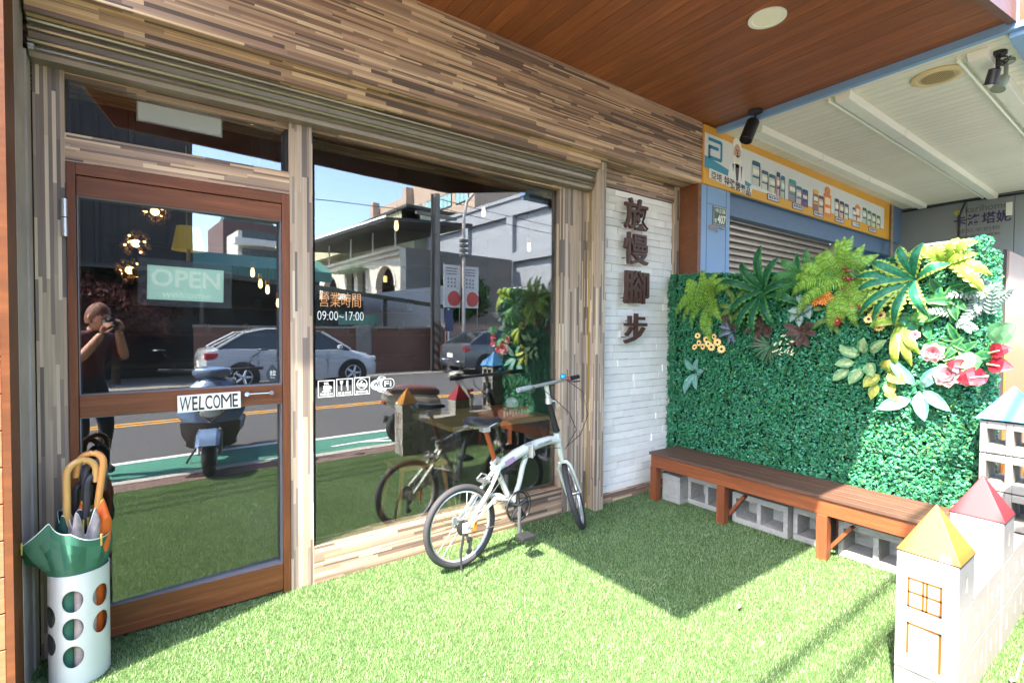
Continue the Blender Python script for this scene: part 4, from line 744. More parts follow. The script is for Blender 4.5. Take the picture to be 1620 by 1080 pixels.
clump('green_leaf_plant', 'dark fern leaves filling the gap between the two leftmost ferns', 'plant', (1.63, 1.76), [LF['dark'][0], LF['dark'][1]], rosette(9, .17, .03, .4, 0, .05), GL); clump('green_leaf_plant', 'olive leaves between the leftmost fern and dark fern', 'plant', (2.13, 1.62), [leafmat('olive_leaf', (.08, .16, .03), (.16, .24, .05), .45, .2), leafmat('olive_rim', (.05, .12, .03), (.1, .18, .05), .45, .2)], rosette(9, .14, .026, .4, 0, .05), GL)
# ------------------------------------------------------------------ toy castle of white blocks along the street edge
CY0, CY1 = .482, .668
GC = 'toy castle towers along the turf edge'
def tower(label, x0, w, h, roofh, rcol, y0=CY0, y1=CY1, holes='y', deco=False, torn=False, step=.195, ov=.004):
    t = T('castle_tower', label, 'toy tower', (x0+w/2, (y0+y1)/2, -.02), GC); g = G(); z = -.02; first = True
    m = .028
    while z < h-.03:
        z1 = min(z+step, h)
        if h-z1 < .08: z1 = h
        if holes == 'y':                        # cells open through y, front skin towards -x
            g.box(x0, x0+m, y0, y1, z, z1-.006); g.box(x0+w-m, x0+w, y0, y1, z, z1-.006); hx0, hx1 = x0+w*.5-.012, x0+w*.5+.012
            a, b = z+(z1-z)*.34, z+(z1-z)*.68
            g.box(x0+m, hx0, y0, y1, z, z1-.006); g.box(hx1, x0+w-m, y0, y1, z, z1-.006); g.box(hx0, hx1, y0, y1, z, a); g.box(hx0, hx1, y0, y1, b, z1-.006)
        else:                                   # cells open through x
            a, b = z+.045, z1-.045
            for (ya, yb) in ((y0, y0+m), (y0+(y1-y0)*.48-m*.5, y0+(y1-y0)*.48+m*.5), (y1-m, y1)): g.box(x0, x0+w, ya, yb, z, z1-.006)
            for (ya, yb) in ((y0+m, y0+(y1-y0)*.48-m*.5), (y0+(y1-y0)*.48+m*.5, y1-m)): g.box(x0, x0+w, ya, yb, z, a); g.box(x0, x0+w, ya, yb, b, z1-.006)
        z = z1
    g.build('blocks', CASTW, t, bevel=0 if holes == 'y' else .004)
    if holes == 'y': G().box(x0-.006, x0-.0005, y0+.001, y1-.001, .10, h+.001).build('front_board', mat('castle_board_paint', hx('98958f'), .6, var=.06, dirt=.15), t, bevel=.001)
    cx, cy = x0+w/2, (y0+y1)/2; e = ov; zt = h+.006; g = G()
    g.add([(x0-e, y0-e, zt), (x0+w+e, y0-e, zt), (x0+w+e, y1+e, zt), (x0-e, y1+e, zt), (cx, cy, h+roofh)], [(3, 2, 1, 0), (0, 1, 4), (1, 2, 4), (2, 3, 4), (3, 0, 4)]); g.build('roof', rcol, t, bevel=.002)
    G().box(x0-.003, x0+w+.003, y0-.003, y1+.003, h+.001, h+.006).build('roof_base', DARK, t)
    if torn:
        g = G(); g.prism([(y0+.012, .0), (y0+.044, .0), (y0+.048, .035), (y0+.036, .012), (y0+.024, .03)], 0, .0012, 'yz')
        g.M = None; o = []
        k = [(x0-e+(cx-x0+e)*((zz)/(roofh-.006))-.0015, yy, zt+zz) for (yy, zz) in ((y0+.022, .002), (y0+.055, .002), (y0+.052, .030), (y0+.043, .012), (y0+.030, .024))]
        g = G(); g.add(k, [(0, 1, 2, 3, 4)]); g.build('torn_patch', flat('torn_paper', 'ead9bd', .8), t)
    if deco:
        g = G(); xx0, xx1 = x0-.0078, x0-.006; OR = flat('orange_paint', (.17, .06, .003), .5)
        def bar(ya, yb, za, zb): g.box(xx0, xx1, min(ya, yb), max(ya, yb), za, zb)
        L = lambda f: y1-(y1-y0)*f
        zl, zh = .345, .458
        for f in (.20, .44, .50, .72): bar(L(f), L(f)-.0065, zl, zh)
        for zz in (zl, zh-.0045, (zl+zh)/2): bar(L(.20), L(.72)-.0065, zz, zz+.0065)
        g.build('painted_window', OR, t); g = G(); bar(L(.20), L(.20)-.007, .165, .285); bar(L(.72), L(.72)-.008, .135, .285); bar(L(.20), L(.72)-.007, .278, .285); g.build('painted_door', OR, t)
    return t
YELR = mat('yellow_roof_paint', (.34, .145, .012), .5, var=.06); REDR = mat('red_roof_paint', hx('80141f'), .5, var=.08, dirt=.05); BLUR = mat('blue_roof_paint', hx('3f7cae'), .5, var=.08, dirt=.05)
tower('white castle tower with yellow pyramid roof and orange painted window and door', 2.338, .20, .548, .190, YELR, deco=True, torn=True)
tower('white castle tower with red pyramid roof behind the yellow roofed tower', 3.04, .20, .548, .185, REDR)
tower('tall white block castle tower with blue pyramid roof', 3.585, .22, .935, .185, BLUR, .455, .675, 'x', ov=.02)
tower('low white tower without colour at the end of the castle wall', 3.85, .20, .56, .02, CASTW)
GW = 'painted blocks of the castle wall'
def wallblock(x0, x1, z0, z1, lab):
    b = T('castle_block', lab, 'block', ((x0+x1)/2, .575, z0), GW); g = G(); m = .02; xs = [x0+(x1-x0)*f for f in (.30, .70)]; prev = x0; zz0, zz1 = z0+(z1-z0)*.36, z0+(z1-z0)*.64
    for c in xs: g.box(prev, c-.011, .486, .664, z0, z1-.006); g.box(c-.011, c+.011, .486, .664, z0, zz0); g.box(c-.011, c+.011, .486, .664, zz1, z1-.006); prev = c+.011
    g.box(prev, x1-.003, .486, .664, z0, z1-.006); g.build('block', CASTW, b)
wallblock(2.542, 2.79, -.02, .172, 'white block in the bottom row next to the yellow roofed tower'); wallblock(2.792, 3.036, -.02, .172, 'white block in the bottom row next to the red roofed tower'); wallblock(3.244, 3.58, -.02, .172, 'white block in the bottom row between red and blue roofed towers')
wallblock(2.542, 2.79, .174, .372, 'white block in the top row next to the yellow roofed tower'); wallblock(2.792, 3.036, .174, .372, 'white block in the top row next to the red roofed tower'); wallblock(3.244, 3.58, .174, .372, 'white block in the top row between red and blue roofed towers')
# ------------------------------------------------------------------ folding bicycle
bk = T('folding_bicycle', 'white folding bicycle with silver rims parked against the shop window', 'bicycle', (1.92, 2.53, 0))
BP = Vector((1.415, 2.512, 0)); BD = Vector((1.03, .038, 0)).normalized(); BN = Vector((-BD.y, BD.x, 0))     # BN points to the window
LEAN = .045
def bp(x, z, o=0.0):
    """point on the bicycle: x as read along the shopfront, height z, o metres towards the viewer"""
    return BP+BD*(x-BP.x)-BN*(o-LEAN*z*0)+Vector((0, 0, z))
FRW = mat('bicycle_white_enamel', hx('bcc1b8'), .3, var=.04, coat=.3)
RW = (1.425, .240)
def wheel(root, c, axis, name='wheel', R=.226, tw=.020):
    t_ = G(); t_.torus(c, R, tw, axis, 56, 10); o = t_.build(name, RUB, root, True)
    g = G(); a = Vector(axis).normalized()
    g.torus(c, R-.021, .0085, axis, 56, 8, 1.3); g.build('rim', ALU, o, True)
    g = G(); g.cyl(Vector(c)-a*.04, Vector(c)+a*.04, .014, 12)
    for s_ in (-1, 1): g.cyl(Vector(c)+a*(.024*s_), Vector(c)+a*(.028*s_), .024, 16)
    g.build('hub', STEEL, o, True)
    g = G(); u = a.cross(Vector((0, 0, 1))).normalized(); w_ = a.cross(u)
    for i in range(28):
        q = 2*math.pi*i/28; s_ = 1 if i % 2 else -1; q2 = q+(.9 if (i//2) % 2 else -.9); d = u*math.cos(q)+w_*math.sin(q); d2 = u*math.cos(q2)+w_*math.sin(q2)
        g.tube([Vector(c)+a*(.026*s_)+d2*.022, Vector(c)+d*(R-.024)], .0011, 4, False)
    g.build('spokes', CHROME, o); return o
rw = wheel(bk, bp(*RW), BN)
g = G(); c = bp(RW[0]+.10, RW[1]-.02, .006); g.obox(c, (.022, .010, .085), Matrix.Rotation(rad(8), 3, 'Y')); g.build('reflector', mat('orange_reflector', hx('e8822a'), .25, coat=.4), rw, bevel=.004)
g = G()
for i in range(6): g.cyl(bp(RW[0], RW[1], .030+i*.0035), bp(RW[0], RW[1], .032+i*.0035), .046-i*.005, 22)
g.build('cassette', mat('dark_steel', (.10, .10, .10), .4, .8), bk)
# frame
g = G(); g.tube([bp(1.655, .535), bp(1.72, .560), bp(1.84, .605), bp(1.93, .628)], [.026, .030, .034, .034], 14); g.tube([bp(1.945, .632), bp(2.05, .650), bp(2.13, .658), bp(2.205, .645)], [.033, .031, .028, .026], 14)
g.tube([bp(2.190, .70), bp(2.232, .535)], .022, 14)
g.tube([bp(1.655, .585), bp(1.70, .50), bp(1.80, .30)], [.019, .018, .018], 12); g.tube([bp(1.93, .60), bp(1.895, .52), bp(1.865, .41), bp(1.815, .30)], [.02, .018, .017, .017], 12)
g.cyl(bp(1.81, .295, .04), bp(1.81, .295, -.04), .022, 14)
for s_ in (.045, -.045):
    g.tube([bp(1.70, .545, s_*.35), bp(1.60, .42, s_*.9), bp(1.44, .255, s_*1.25)], [.014, .013, .011], 10); g.tube([bp(1.80, .30, s_*.5), bp(1.74, .345, s_*.9), bp(1.64, .37, s_), bp(1.53, .295, s_*1.2), bp(1.43, .245, s_*1.25)], [.014, .015, .013, .010, .009], 10)
    g.obox(bp(1.43, .245, s_*1.25), (.05, .006, .06))
fr = g.build('frame', FRW, bk, True)
g = G(); g.obox(bp(1.935, .622, .02), (.045, .05, .085), Matrix.Rotation(rad(-14), 3, 'Y')); g.cyl(bp(1.935, .66, .05), bp(1.935, .575, .05), .007, 8); g.build('hinge_clamp', ALU, bk, bevel=.003)
g = G(); g.obox(bp(1.765, .577, .0345), (.075, .001, .036), Matrix.Rotation(rad(-21), 3, 'Y')); g.build('decal', flat('purple_decal', '9c7fa0', .5), fr)
g = G(); text_geo(g, 'FOLDING', bp(2.00, .637, .0335), .12, .018, BD+Vector((0, 0, .15)), Vector((-.12, 0, 1)), .01); g.build('decal', flat('grey_decal', '5d6366', .5), fr)
# seat post and saddle
g = G(); g.tube([bp(1.700, .49), bp(1.668, .60)], .0185, 14); g.tube([bp(1.668, .60), bp(1.600, .79)], .0155, 14); g.build('seat_post', mat('copper_brown_post', hx('9a4f2e'), .3, .3), bk, True)
g = G(); g.tube([bp(1.690, .585, .0), bp(1.665, .600, 0)], .024, 14); g.tube([bp(1.672, .60, .02), bp(1.65, .605, .035), bp(1.63, .59, .037)], .006, 8); g.build('seat_clamp', ALU, bk, True)
g = G(); g.obox(bp(1.595, .795, 0), (.05, .05, .03)); g.tube([bp(1.50, .815, .025), bp(1.60, .805, .02), bp(1.69, .83, .012)], .004, 6); g.tube([bp(1.50, .815, -.025), bp(1.60, .805, -.02), bp(1.69, .83, -.012)], .004, 6); g.build('saddle_rails', ALU, bk)
def ringp(x, z, hw, hh): return [bp(x, z+hh*math.sin(a)*(1 if math.sin(a) > 0 else .75), hw*math.cos(a)) for a in [2*math.pi*i/14 for i in range(14)]]
g = G(); g.loft([ringp(1.465, .852, .035, .012), ringp(1.475, .852, .066, .026), ringp(1.51, .848, .078, .032), ringp(1.56, .842, .070, .028), ringp(1.61, .838, .044, .024), ringp(1.66, .836, .026, .02), ringp(1.705, .836, .020, .016), ringp(1.72, .834, .010, .008)]); g.build('saddle', mat('black_saddle_vinyl', (.022, .024, .03), .28, var=.1), bk, True)
# cranks
g = G(); g.torus(bp(1.81, .295, .055), .084, .006, BN, 40, 8, 1.6); g.torus(bp(1.81, .295, .070), .095, .004, BN, 40, 6, 1.2)
for i in range(5): a = i*1.257+.3; g.tube([bp(1.81, .295, .058), bp(1.81+.086*math.cos(a), .295+.086*math.sin(a), .058)], [.016, .009], 6)
g.build('chainring', BLACK, bk, True)
g = G(); CRK = mat('dark_alloy', (.16, .16, .17), .35, .7); g.tube([bp(1.81, .295, .078), bp(1.803, .21, .083), bp(1.80, .132, .088)], [.014, .011, .012], 8); g.build('crank', CRK, bk, True); g = G(); g.tube([bp(1.81, .295, -.06), bp(1.817, .38, -.07), bp(1.82, .458, -.075)], [.014, .011, .012], 8); g.build('crank', mat('dark_alloy', (.16, .16, .17), .35, .7), bk, True)
for (x, z, o) in ((1.80, .130, .145), (1.82, .460, -.13)):
    g = G(); g.obox(bp(x, z, o), (.095, .085, .024)); g.cyl(bp(x, z, o-.06), bp(x, z, o+.03), .008, 8); g.build('pedal', BLACK, bk, bevel=.005)
g = G()
for q in (1, -1): g.tube([bp(1.81, .295+.088*q, .056), bp(1.62, .27+.066*q, .05), bp(1.425, .240+.040*q, .042)], .003, 5)
g.build('chain', mat('chain_steel', (.13, .12, .11), .5, .7), bk)
g = G(); g.tube([bp(1.435, .20, .05), bp(1.455, .15, .06), bp(1.45, .11, .06)], .010, 8); 
for (x, z) in ((1.457, .165), (1.452, .100)): g.cyl(bp(x, z, .045), bp(x, z, .053), .019, 14)
g.build('derailleur', mat('dark_alloy2', (.08, .08, .085), .4, .6), bk, True)
g = G(); g.tube([bp(1.40, .225, .075), bp(1.375, .12, .085), bp(1.372, .035, .095), bp(1.38, .025, .105)], [.008, .007, .007, .007], 8); g.build('kickstand', BLACK, bk, True)
# fork, front wheel turned towards the street
HT = bp(2.190, .70); HB = bp(2.232, .535); FC = Vector((2.330, 2.566, .240)); WD = Vector((.103, -.060, 0)).normalized(); FN = Vector((-WD.y*-1, 0, 0))
VIEW = Vector((.68, .733, -.33)).normalized(); RT = Vector((.733, -.68, 0)); UPV = RT.cross(VIEW)
FC = Vector((2.368, 2.552, .242)); faxis = (RT*.955+UPV*.27-VIEW*.13).normalized()
fw_ = wheel(bk, FC, faxis)
g = G(); cr = HB+Vector((.004, 0, -.02))
up = (cr-FC); up = (up-faxis*up.dot(faxis)).normalized(); cr2 = FC+up*.262
g.tube([HB, cr2+up*.012], .017, 10)
for s_ in (1, -1): g.tube([cr2+up*.014, cr2+faxis*(.026*s_)+up*.008, cr2+faxis*(.043*s_)-up*.03, FC+up*.12+faxis*(.047*s_), FC+faxis*(.05*s_)], [.012, .013, .013, .011, .008], 10)
g.build('fork', FRW, bk, True)
S1 = Vector((2.115, 2.537, .925)); S2 = Vector((2.092, 2.535, 1.035)); S0 = HT+Vector((.0, 0, .01))
g = G(); g.tube([S0, S0+(S1-S0)*.12, S1], [.026, .021, .019], 12); g.build('stem', mat('black_anodised', (.03, .03, .035), .35, .5), bk, True)
g = G(); g.tube([S1, S2], .0155, 12); g.build('stem_extension', FRW, bk, True); g = G(); g.tube([S1-Vector((0, 0, .02)), S1+Vector((0, 0, .015))], .023, 12); g.tube([S1+Vector((.02, -.01, 0)), S1+Vector((.05, -.02, -.005)), S1+Vector((.062, -.02, -.06))], .006, 8); g.build('stem_clamp', ALU, bk, True)
H0 = Vector((1.80, 2.46, 1.025)); H1 = Vector((2.43, 2.585, 1.068)); hd_ = (H1-H0).normalized()
g = G(); g.tube([H0, H0+(H1-H0)*.5, H1-hd_*.11], .0115, 10); g.build('handlebar', ALU, bk, True)
g = G(); g.tube([H1-hd_*.12, H1], [.0165, .0155], 12); g.build('grip', BLACK, bk, True); g = G(); g.tube([H0, H0+hd_*.115], [.0155, .0165], 12); g.build('grip', mat('grey_grip', hx('9aa0a4'), .5), bk, True)
for (p, s_) in ((H1-hd_*.15, 1), (H0+hd_*.15, -1)):
    g = G(); g.tube([p, p+Vector((.03*s_, -.05, -.012)), p+hd_*.09*s_+Vector((0, -.065, -.018))], .006, 8); g.build('brake_lever', mat('dark_alloy3', (.05, .05, .055), .35, .6), bk, True)
g = G(); g.torus(H1-hd_*.125, .018, .005, hd_, 16, 6); g.build('shifter_band', flat('coral_plastic', 'd8604e', .4), bk, True)
g = G(); c = H1-hd_*.19+Vector((0, -.01, .028)); g.lathe_sc([(.020, -.01), (.022, 0), (.017, .014), (.008, .02), (0, .021)], c, 16, (1, 1, 1)); g.build('bell', mat('cyan_bell', hx('2f9cc4'), .2, .3), bk, True)
g = G(); p = H1-hd_*.15
g.tube([p+Vector((0, -.03, -.01)), (2.36, 2.47, .98), (2.40, 2.45, .82), (2.36, 2.48, .68), (2.27, 2.52, .60)], .0028, 5); g.tube([H0+hd_*.2, (2.06, 2.42, .96), (2.2, 2.42, .85), (2.30, 2.46, .72), (2.25, 2.52, .58)], .0028, 5); g.tube([(2.20, 2.51, .60), bp(2.0, .625, .036), bp(1.88, .58, .038), bp(1.75, .535, .036), bp(1.66, .45, .05), bp(1.52, .33, .06)], .0026, 5); g.build('cables', BLACK, bk)
g = G(); g.tube([bp(1.63, .50, .03), bp(1.60, .515, .03), bp(1.565, .50, .03)], .006, 6); g.tube([bp(1.63, .50, -.03), bp(1.585, .52, -.02), bp(1.56, .49, -.03)], .006, 6); g.obox(bp(1.59, .478, 0), (.05, .09, .012)); g.build('rear_brake', mat('dark_alloy4', (.2, .2, .21), .35, .7), bk)
# ------------------------------------------------------------------ umbrella stand and umbrellas
UC = Vector((-.288, 2.635, 0)); UR = .096
us = T('umbrella_stand', 'white cylindrical umbrella stand with rows of round holes by the door', 'umbrella stand', (UC.x, UC.y, -.02))
def stand():
    nA, nZ = 160, 116; zb, zt = -.018, .425; holes = []
    for (adeg, zs) in ((-97, (.325, .215, .105)), (-40, (.315, .205)), (-152, (.265, .155)), (20, (.30, .19, .09)), (80, (.27, .16)), (140, (.3, .2, .1))):
        for z in zs: holes.append((rad(adeg), z))
    HRX, HRZ = .0335/UR, .043
    g = G(); vs = []; fs = []; keep = {}
    for r in (UR, UR-.0025):
        o = len(vs); 
        for i in range(nZ+1):
            for j in range(nA):
                a = 2*math.pi*j/nA; z = zb+(zt-zb)*i/nZ
                for (ha, hz) in holes:                      # pull vertices near a rim onto it
                    da = (a-ha+math.pi) % (2*math.pi)-math.pi; q = math.hypot(da/HRX, (z-hz)/HRZ)
                    if .88 < q < 1.12: a = ha+da/q; z = hz+(z-hz)/q; break
                vs.append((UC.x+r*math.cos(a), UC.y+r*math.sin(a), z))
        for i in range(nZ):
            for j in range(nA):
                a = 2*math.pi*(j+.5)/nA; z = zb+(zt-zb)*(i+.5)/nZ
                if any((((a-ha+math.pi) % (2*math.pi)-math.pi)/HRX)**2+((z-hz)/HRZ)**2 < .93 for ha, hz in holes): continue
                fs.append((o+i*nA+j, o+i*nA+(j+1) % nA, o+(i+1)*nA+(j+1) % nA, o+(i+1)*nA+j))
    g.add(vs, fs); g.lathe([(UR-.004, zt), (UR-.003, zt+.002), (UR+.001, zt+.002), (UR+.0015, zt)], UC, 48); g.build('body', mat('white_powder_coat', hx('c6cac6'), .35, var=.05, dirt=.05), us, True)
    G().lathe([(0, -.012), (UR-.004, -.012)], UC, 32).build('bottom_plate', mat('stand_bottom', (.1, .1, .1), .6), us)
stand()
def jhandle(root, foot, top, hook, m, r=.0125):
    f, tp = Vector(foot), Vector(top); h = Vector(hook); n = 12; pts = [f, f+(tp-f)*.5, tp]
    up_ = (tp-f).normalized(); R_ = h.length/2; d = h.normalized()
    for i in range(1, n+1): a = math.pi*i/n*1.06; pts.append(tp+d*(R_*(1-math.cos(a)))+up_*(R_*math.sin(a)*1.15))
    pts.append(pts[-1]-up_*.035); g = G(); g.tube(pts, [r]*(len(pts)-1)+[r*.9], 12); return g.build('handle', m, root, True)
BAMB = mat('bamboo_handle', hx('c79a58'), .35, var=.15, scale=9, coat=.3)
def canopy(root, prof, c, mts, folds, amp, ph=0, a0=0, a1=360, name='canopy'):
    """draped cloth: rings of (radius, height), folded; c is the centre line"""
    g = G(); n = 96; rows = []
    for (r, z, k) in prof:
        row = []
        for j in range(n+1):
            a = rad(a0+(a1-a0)*j/n); q = r*(1+amp*k*math.cos(folds*a+ph)); row.append((c[0]+q*math.cos(a), c[1]+q*math.sin(a), z+amp*k*.18*math.cos(folds*a+ph)))
        rows.append(row)
    for i in range(len(rows)-1):
        g.k = 1 if (i == len(rows)-2 and len(mts) > 1) else 0
        for j in range(n): g.add([rows[i][j], rows[i][j+1], rows[i+1][j+1], rows[i+1][j]], [(0, 1, 2, 3)])
    return g.build(name, mts, root, True)
CLG = mat('green_umbrella_cloth', hx('2f6552'), .55, var=.15, scale=8); CLO = mat('orange_umbrella_cloth', hx('e0661f'), .5, var=.1); CLP = mat('printed_umbrella_cloth', hx('b9b0a8'), .55, alt=hx('5c4a55'), scale=26, var=.15); CLN = mat('navy_umbrella_cloth', hx('2b3240'), .5); PIPE = flat('white_piping', 'd9ddd6', .5); YPI = flat('yellow_piping', 'd9cf4a', .5); CLD = mat('dark_green_cloth', hx('1f4a3c'), .55)
def umbrella(label, c, mts, prof, folds, amp, ph, foot, top, hook, hm, ribs, **kw):
    u = T('umbrella', label, 'umbrella', (c[0], c[1], .0), 'umbrellas in the white stand'); jhandle(u, foot, top, hook, hm); g = G(); g.tube([(c[0], c[1], .0), foot], .005, 6); g.build('shaft', BLACK, u)
    canopy(u, prof, c, mts, folds, amp, ph, **kw); g = G(); r, z, k = prof[-1]
    for i in range(ribs): 
        a = 2*math.pi*(i+.5)/ribs; q = r*.62; G().tube([(c[0]+q*math.cos(a), c[1]+q*math.sin(a), z-.04), (c[0]+q*1.02*math.cos(a), c[1]+q*1.02*math.sin(a), z+.012)], [.003, .0045], 6).build('rib_tip', flat('brass_tip', 'b99a55', .4, metal=.5), u)
    return u
gu = T('umbrella', 'green umbrella with white piped canopy spread over the front of the stand', 'umbrella', (UC.x, UC.y, 0), 'umbrellas in the white stand')
jhandle(gu, (-.318, 2.60, .60), (-.318, 2.60, .81), (.088, .03, 0), BAMB); g = G(); g.tube([(-.318, 2.60, .0), (-.318, 2.60, .6)], .005, 6); g.build('shaft', BLACK, gu)
CP = [(-190, .205, .505), (-150, .172, .575), (-126, .120, .650), (-92, .128, .600), (-50, .130, .558), (10, .100, .575), (100, .085, .60), (170, .205, .505)]
g = G(); n = 144; rows = [[] for _ in range(9)]; tips = []
for j in range(n+1):
    a = -190+360*j/n; k_ = max(i for i in range(7) if CP[i][0] <= a+1e-6); (a0_, r0_, z0_), (a1_, r1_, z1_) = CP[k_], CP[k_+1]; t = (a-a0_)/(a1_-a0_)
    p0_, p1_ = Vector((r0_*math.cos(rad(a0_)), r0_*math.sin(rad(a0_)), z0_)), Vector((r1_*math.cos(rad(a1_)), r1_*math.sin(rad(a1_)), z1_)); sag = math.sin(math.pi*t)
    top = p0_.lerp(p1_, t); top.z -= .012*sag; ar = rad(a); top = top+Vector((math.cos(ar), math.sin(ar), 0))*(.012*sag)
    low = Vector((.075*math.cos(ar), .075*math.sin(ar), .36)); mid = Vector((.094*math.cos(ar), .094*math.sin(ar), .435))
    wob = .006*math.sin(a*.055)+.002*math.sin(a*.13+1)
    for i in range(9):
        q = i/7 if i < 8 else 1.0
        if q < .35: p = low.lerp(mid, q/.35)
        else: u = (q-.35)/.65; p = mid.lerp(top, u)+Vector((math.cos(ar), math.sin(ar), 0))*((.020*abs(2*t-1)-.008+wob)*math.sin(math.pi*u))
        if i == 8: p = top+Vector((0, 0, .004))
        rows[i].append((UC.x-.004+p.x, UC.y+p.y, p.z))
    if t < .02: tips.append((UC.x-.004+top.x, UC.y+top.y, top.z))
for i in range(8):
    g.k = 1 if i == 7 else 0
    for j in range(n): g.add([rows[i][j], rows[i][j+1], rows[i+1][j+1], rows[i+1][j]], [(0, 1, 2, 3)])
g.build('canopy', [CLG, PIPE], gu, True); g = G(); g.tube([(UC.x-.035, UC.y-.045, 0), (UC.x-.035, UC.y-.042, .2), (UC.x-.03, UC.y-.03, .40)], [.022, .036, .045], 14); g.build('folded_cloth', CLG, gu, True); g = G()
for p in tips: p = Vector(p); G().tube([p-Vector((0, 0, .03)), p+Vector((0, 0, .016))], [.003, .005], 6).build('rib_tip', flat('brass_tip', 'b99a55', .4, metal=.5), gu)
umbrella('orange umbrella with yellow piping on the door side of the stand', (UC.x+.052, UC.y+.012), [CLO, YPI], [(.018, .02, .3), (.028, .2, .4), (.034, .40, .5), (.052, .52, .8), (.056, .58, .9), (.036, .645, 1), (.034, .648, 1)], 3, .25, 2.6, (-.232, 2.62, .62), (-.206, 2.62, .835), (-.085, .02, 0), mat('orange_bamboo_handle', hx('cf8f4c'), .35, var=.15, coat=.3), 7)
umbrella('navy umbrella with dark handle leaning at the back of the stand', (UC.x+.005, UC.y+.045), [CLN, PIPE], [(.02, .02, .3), (.03, .3, .4), (.045, .46, .6), (.06, .56, .8), (.05, .625, 1), (.048, .628, 1)], 4, .2, 0, (-.275, 2.675, .62), (-.268, 2.67, .80), (.06, .02, 0), mat('grey_blue_handle', hx('62646f'), .4), 7)
umbrella('pale printed umbrella folded between the green and orange ones', (UC.x+.016, UC.y-.044), [CLP, PIPE], [(.034, .02, .3), (.038, .2, .4), (.036, .42, .6), (.044, .50, 1), (.047, .57, 1), (.036, .62, 1), (.034, .622, 1)], 4, .28, 1.2, (-.262, 2.60, .60), (-.258, 2.62, .76), (.05, .03, 0), mat('dark_umbrella_handle', hx('2a2a2e'), .4), 7)
umbrella('dark green umbrella tucked behind the green canopy', (UC.x-.01, UC.y+.012), [CLD, PIPE], [(.018, .02, .3), (.03, .3, .4), (.05, .48, .8), (.058, .56, 1), (.052, .61, 1), (.05, .613, 1)], 4, .25, 2.2, (-.300, 2.66, .58), (-.30, 2.67, .72), (.04, .03, 0), BLACK, 7)
# ------------------------------------------------------------------ inside the room
tb = T('cafe_table', 'wooden table with dark metal legs inside the window', 'table', (2.1, 3.15, 0))
g = G()
for i in range(4): g.box(1.62, 2.52, 2.98+i*.17, 2.98+i*.17+.167, .69, .725)
g.build('tabletop', TABLEW, tb, bevel=.003)
for (x, y) in ((1.68, 3.02), (2.46, 3.02), (1.68, 3.6), (2.46, 3.6)): G().box(x-.02, x+.02, y-.02, y+.02, 0, .69).build('leg', flat('table_leg_black', (.03, .03, .03), .5), tb)
tx = T('tissue_box', 'red and cream patterned tissue box on the table behind the glass', 'tissue box', (2.22, 3.13, .725)); g = G(); g.box(2.10, 2.36, 3.06, 3.19, .725, .80); g.build('box', flat('tissue_box_red', 'b0573a', .6), tx, bevel=.002)
g = G(); 
for i in range(9): x = 2.105+i*.028; g.box(x, x+.016, 3.058, 3.0595, .735+(i % 3)*.008, .785-(i % 2)*.01)
g.build('print', flat('tissue_print_cream', 'e2d4bc', .6), tx)
g = G(); g.lathe([(.045, .80), (.055, .83), (.04, .862), (.012, .873), (0, .87)], (2.23, 3.125, 0), 9); g.build('tissue', WHITEP, tx)
st = T('stool', 'pale wooden stool with splayed legs inside the shop', 'stool', (1.5, 3.4, 0)); OAK = flat('stool_oak', 'b07a3a', .5)
G().box(1.34, 1.72, 3.22, 3.52, .40, .43).build('seat', OAK, st, bevel=.004)
for (x, y, s_, q) in ((1.37, 3.25, -1, -1), (1.69, 3.25, 1, -1), (1.37, 3.49, -1, 1), (1.69, 3.49, 1, 1)):
    g = G(); g.tube([(x, y, .40), (x+.05*s_, y+.04*q, 0)], [.018, .014], 8); g.build('leg', OAK, st)
def pend(label, x, y, z, kind):
    p = T('pendant_lamp', label, 'pendant lamp', (x, y, 2.95), 'pendant lamps in the dark room'); g = G(); g.cyl((x, y, 2.95), (x, y, z+.06), .003, 6); g.build('cord', BLACK, p)
    EM = lamp('warm_filament', (1, .58, .22), .9)
    if kind == 'cluster':
        rr_ = random.Random(int(x*100+z*10)); g = G(); g2 = G()
        for i in range(26):
            v = Vector((rr_.gauss(0, 1), rr_.gauss(0, 1), rr_.gauss(0, 1))).normalized(); c = Vector((x, y, z))+v*.075; g.ball(c, .016, 8, 6); g.tube([(x, y, z), c], .002, 4)
        g.build('amber_beads', mat('amber_glass', (.25, .12, .04), .08, coat=.6), p, True); g2.ball((x, y, z), .026, 10, 8)
        for i in range(7):
            v = Vector((rr_.gauss(0, 1), rr_.gauss(0, 1), rr_.gauss(0, 1))).normalized(); g2.ball(Vector((x, y, z))+v*.06, .008, 6, 5)
        g2.build('bulb', EM, p, True)
    elif kind == 'bulb':
        g = G(); g.lathe([(.0, .03), (.02, .03), (.018, .075), (0, .08)], (x, y, z), 12); g.build('socket', flat('brass_socket', '8a6a2c', .3, metal=.8), p, True); g = G(); g.lathe([(0, -.045), (.012, -.036), (.017, -.014), (.012, .02), (.009, .03)], (x, y, z), 12); g.build('bulb', EM, p, True)
    else:
        g = G(); g.lathe([(.085, -.07), (.060, .07), (.02, .075)], (x, y, z), 24); g.build('lamp_shade', lamp('yellow_lamp_shade', hx('c9a92c'), .035), p, True); g = G(); g.cyl((x, y, z-.06), (x, y, z-.13), .008, 8); g.build('pull_cord', flat('pull_cord_tan', 'b09a4a'), p)
pend('amber bead cluster lamp, lowest of the three behind the door glass', -.170, 4.0, 1.77, 'cluster'); pend('amber bead cluster lamp in the middle of three behind the door', -.138, 4.0, 1.945, 'cluster'); pend('amber bead cluster lamp hanging highest behind the door glass', -.037, 4.0, 2.163, 'cluster')
pend('yellow cloth shaded lamp behind the door glass', .128, 3.5, 1.93, 'shade')
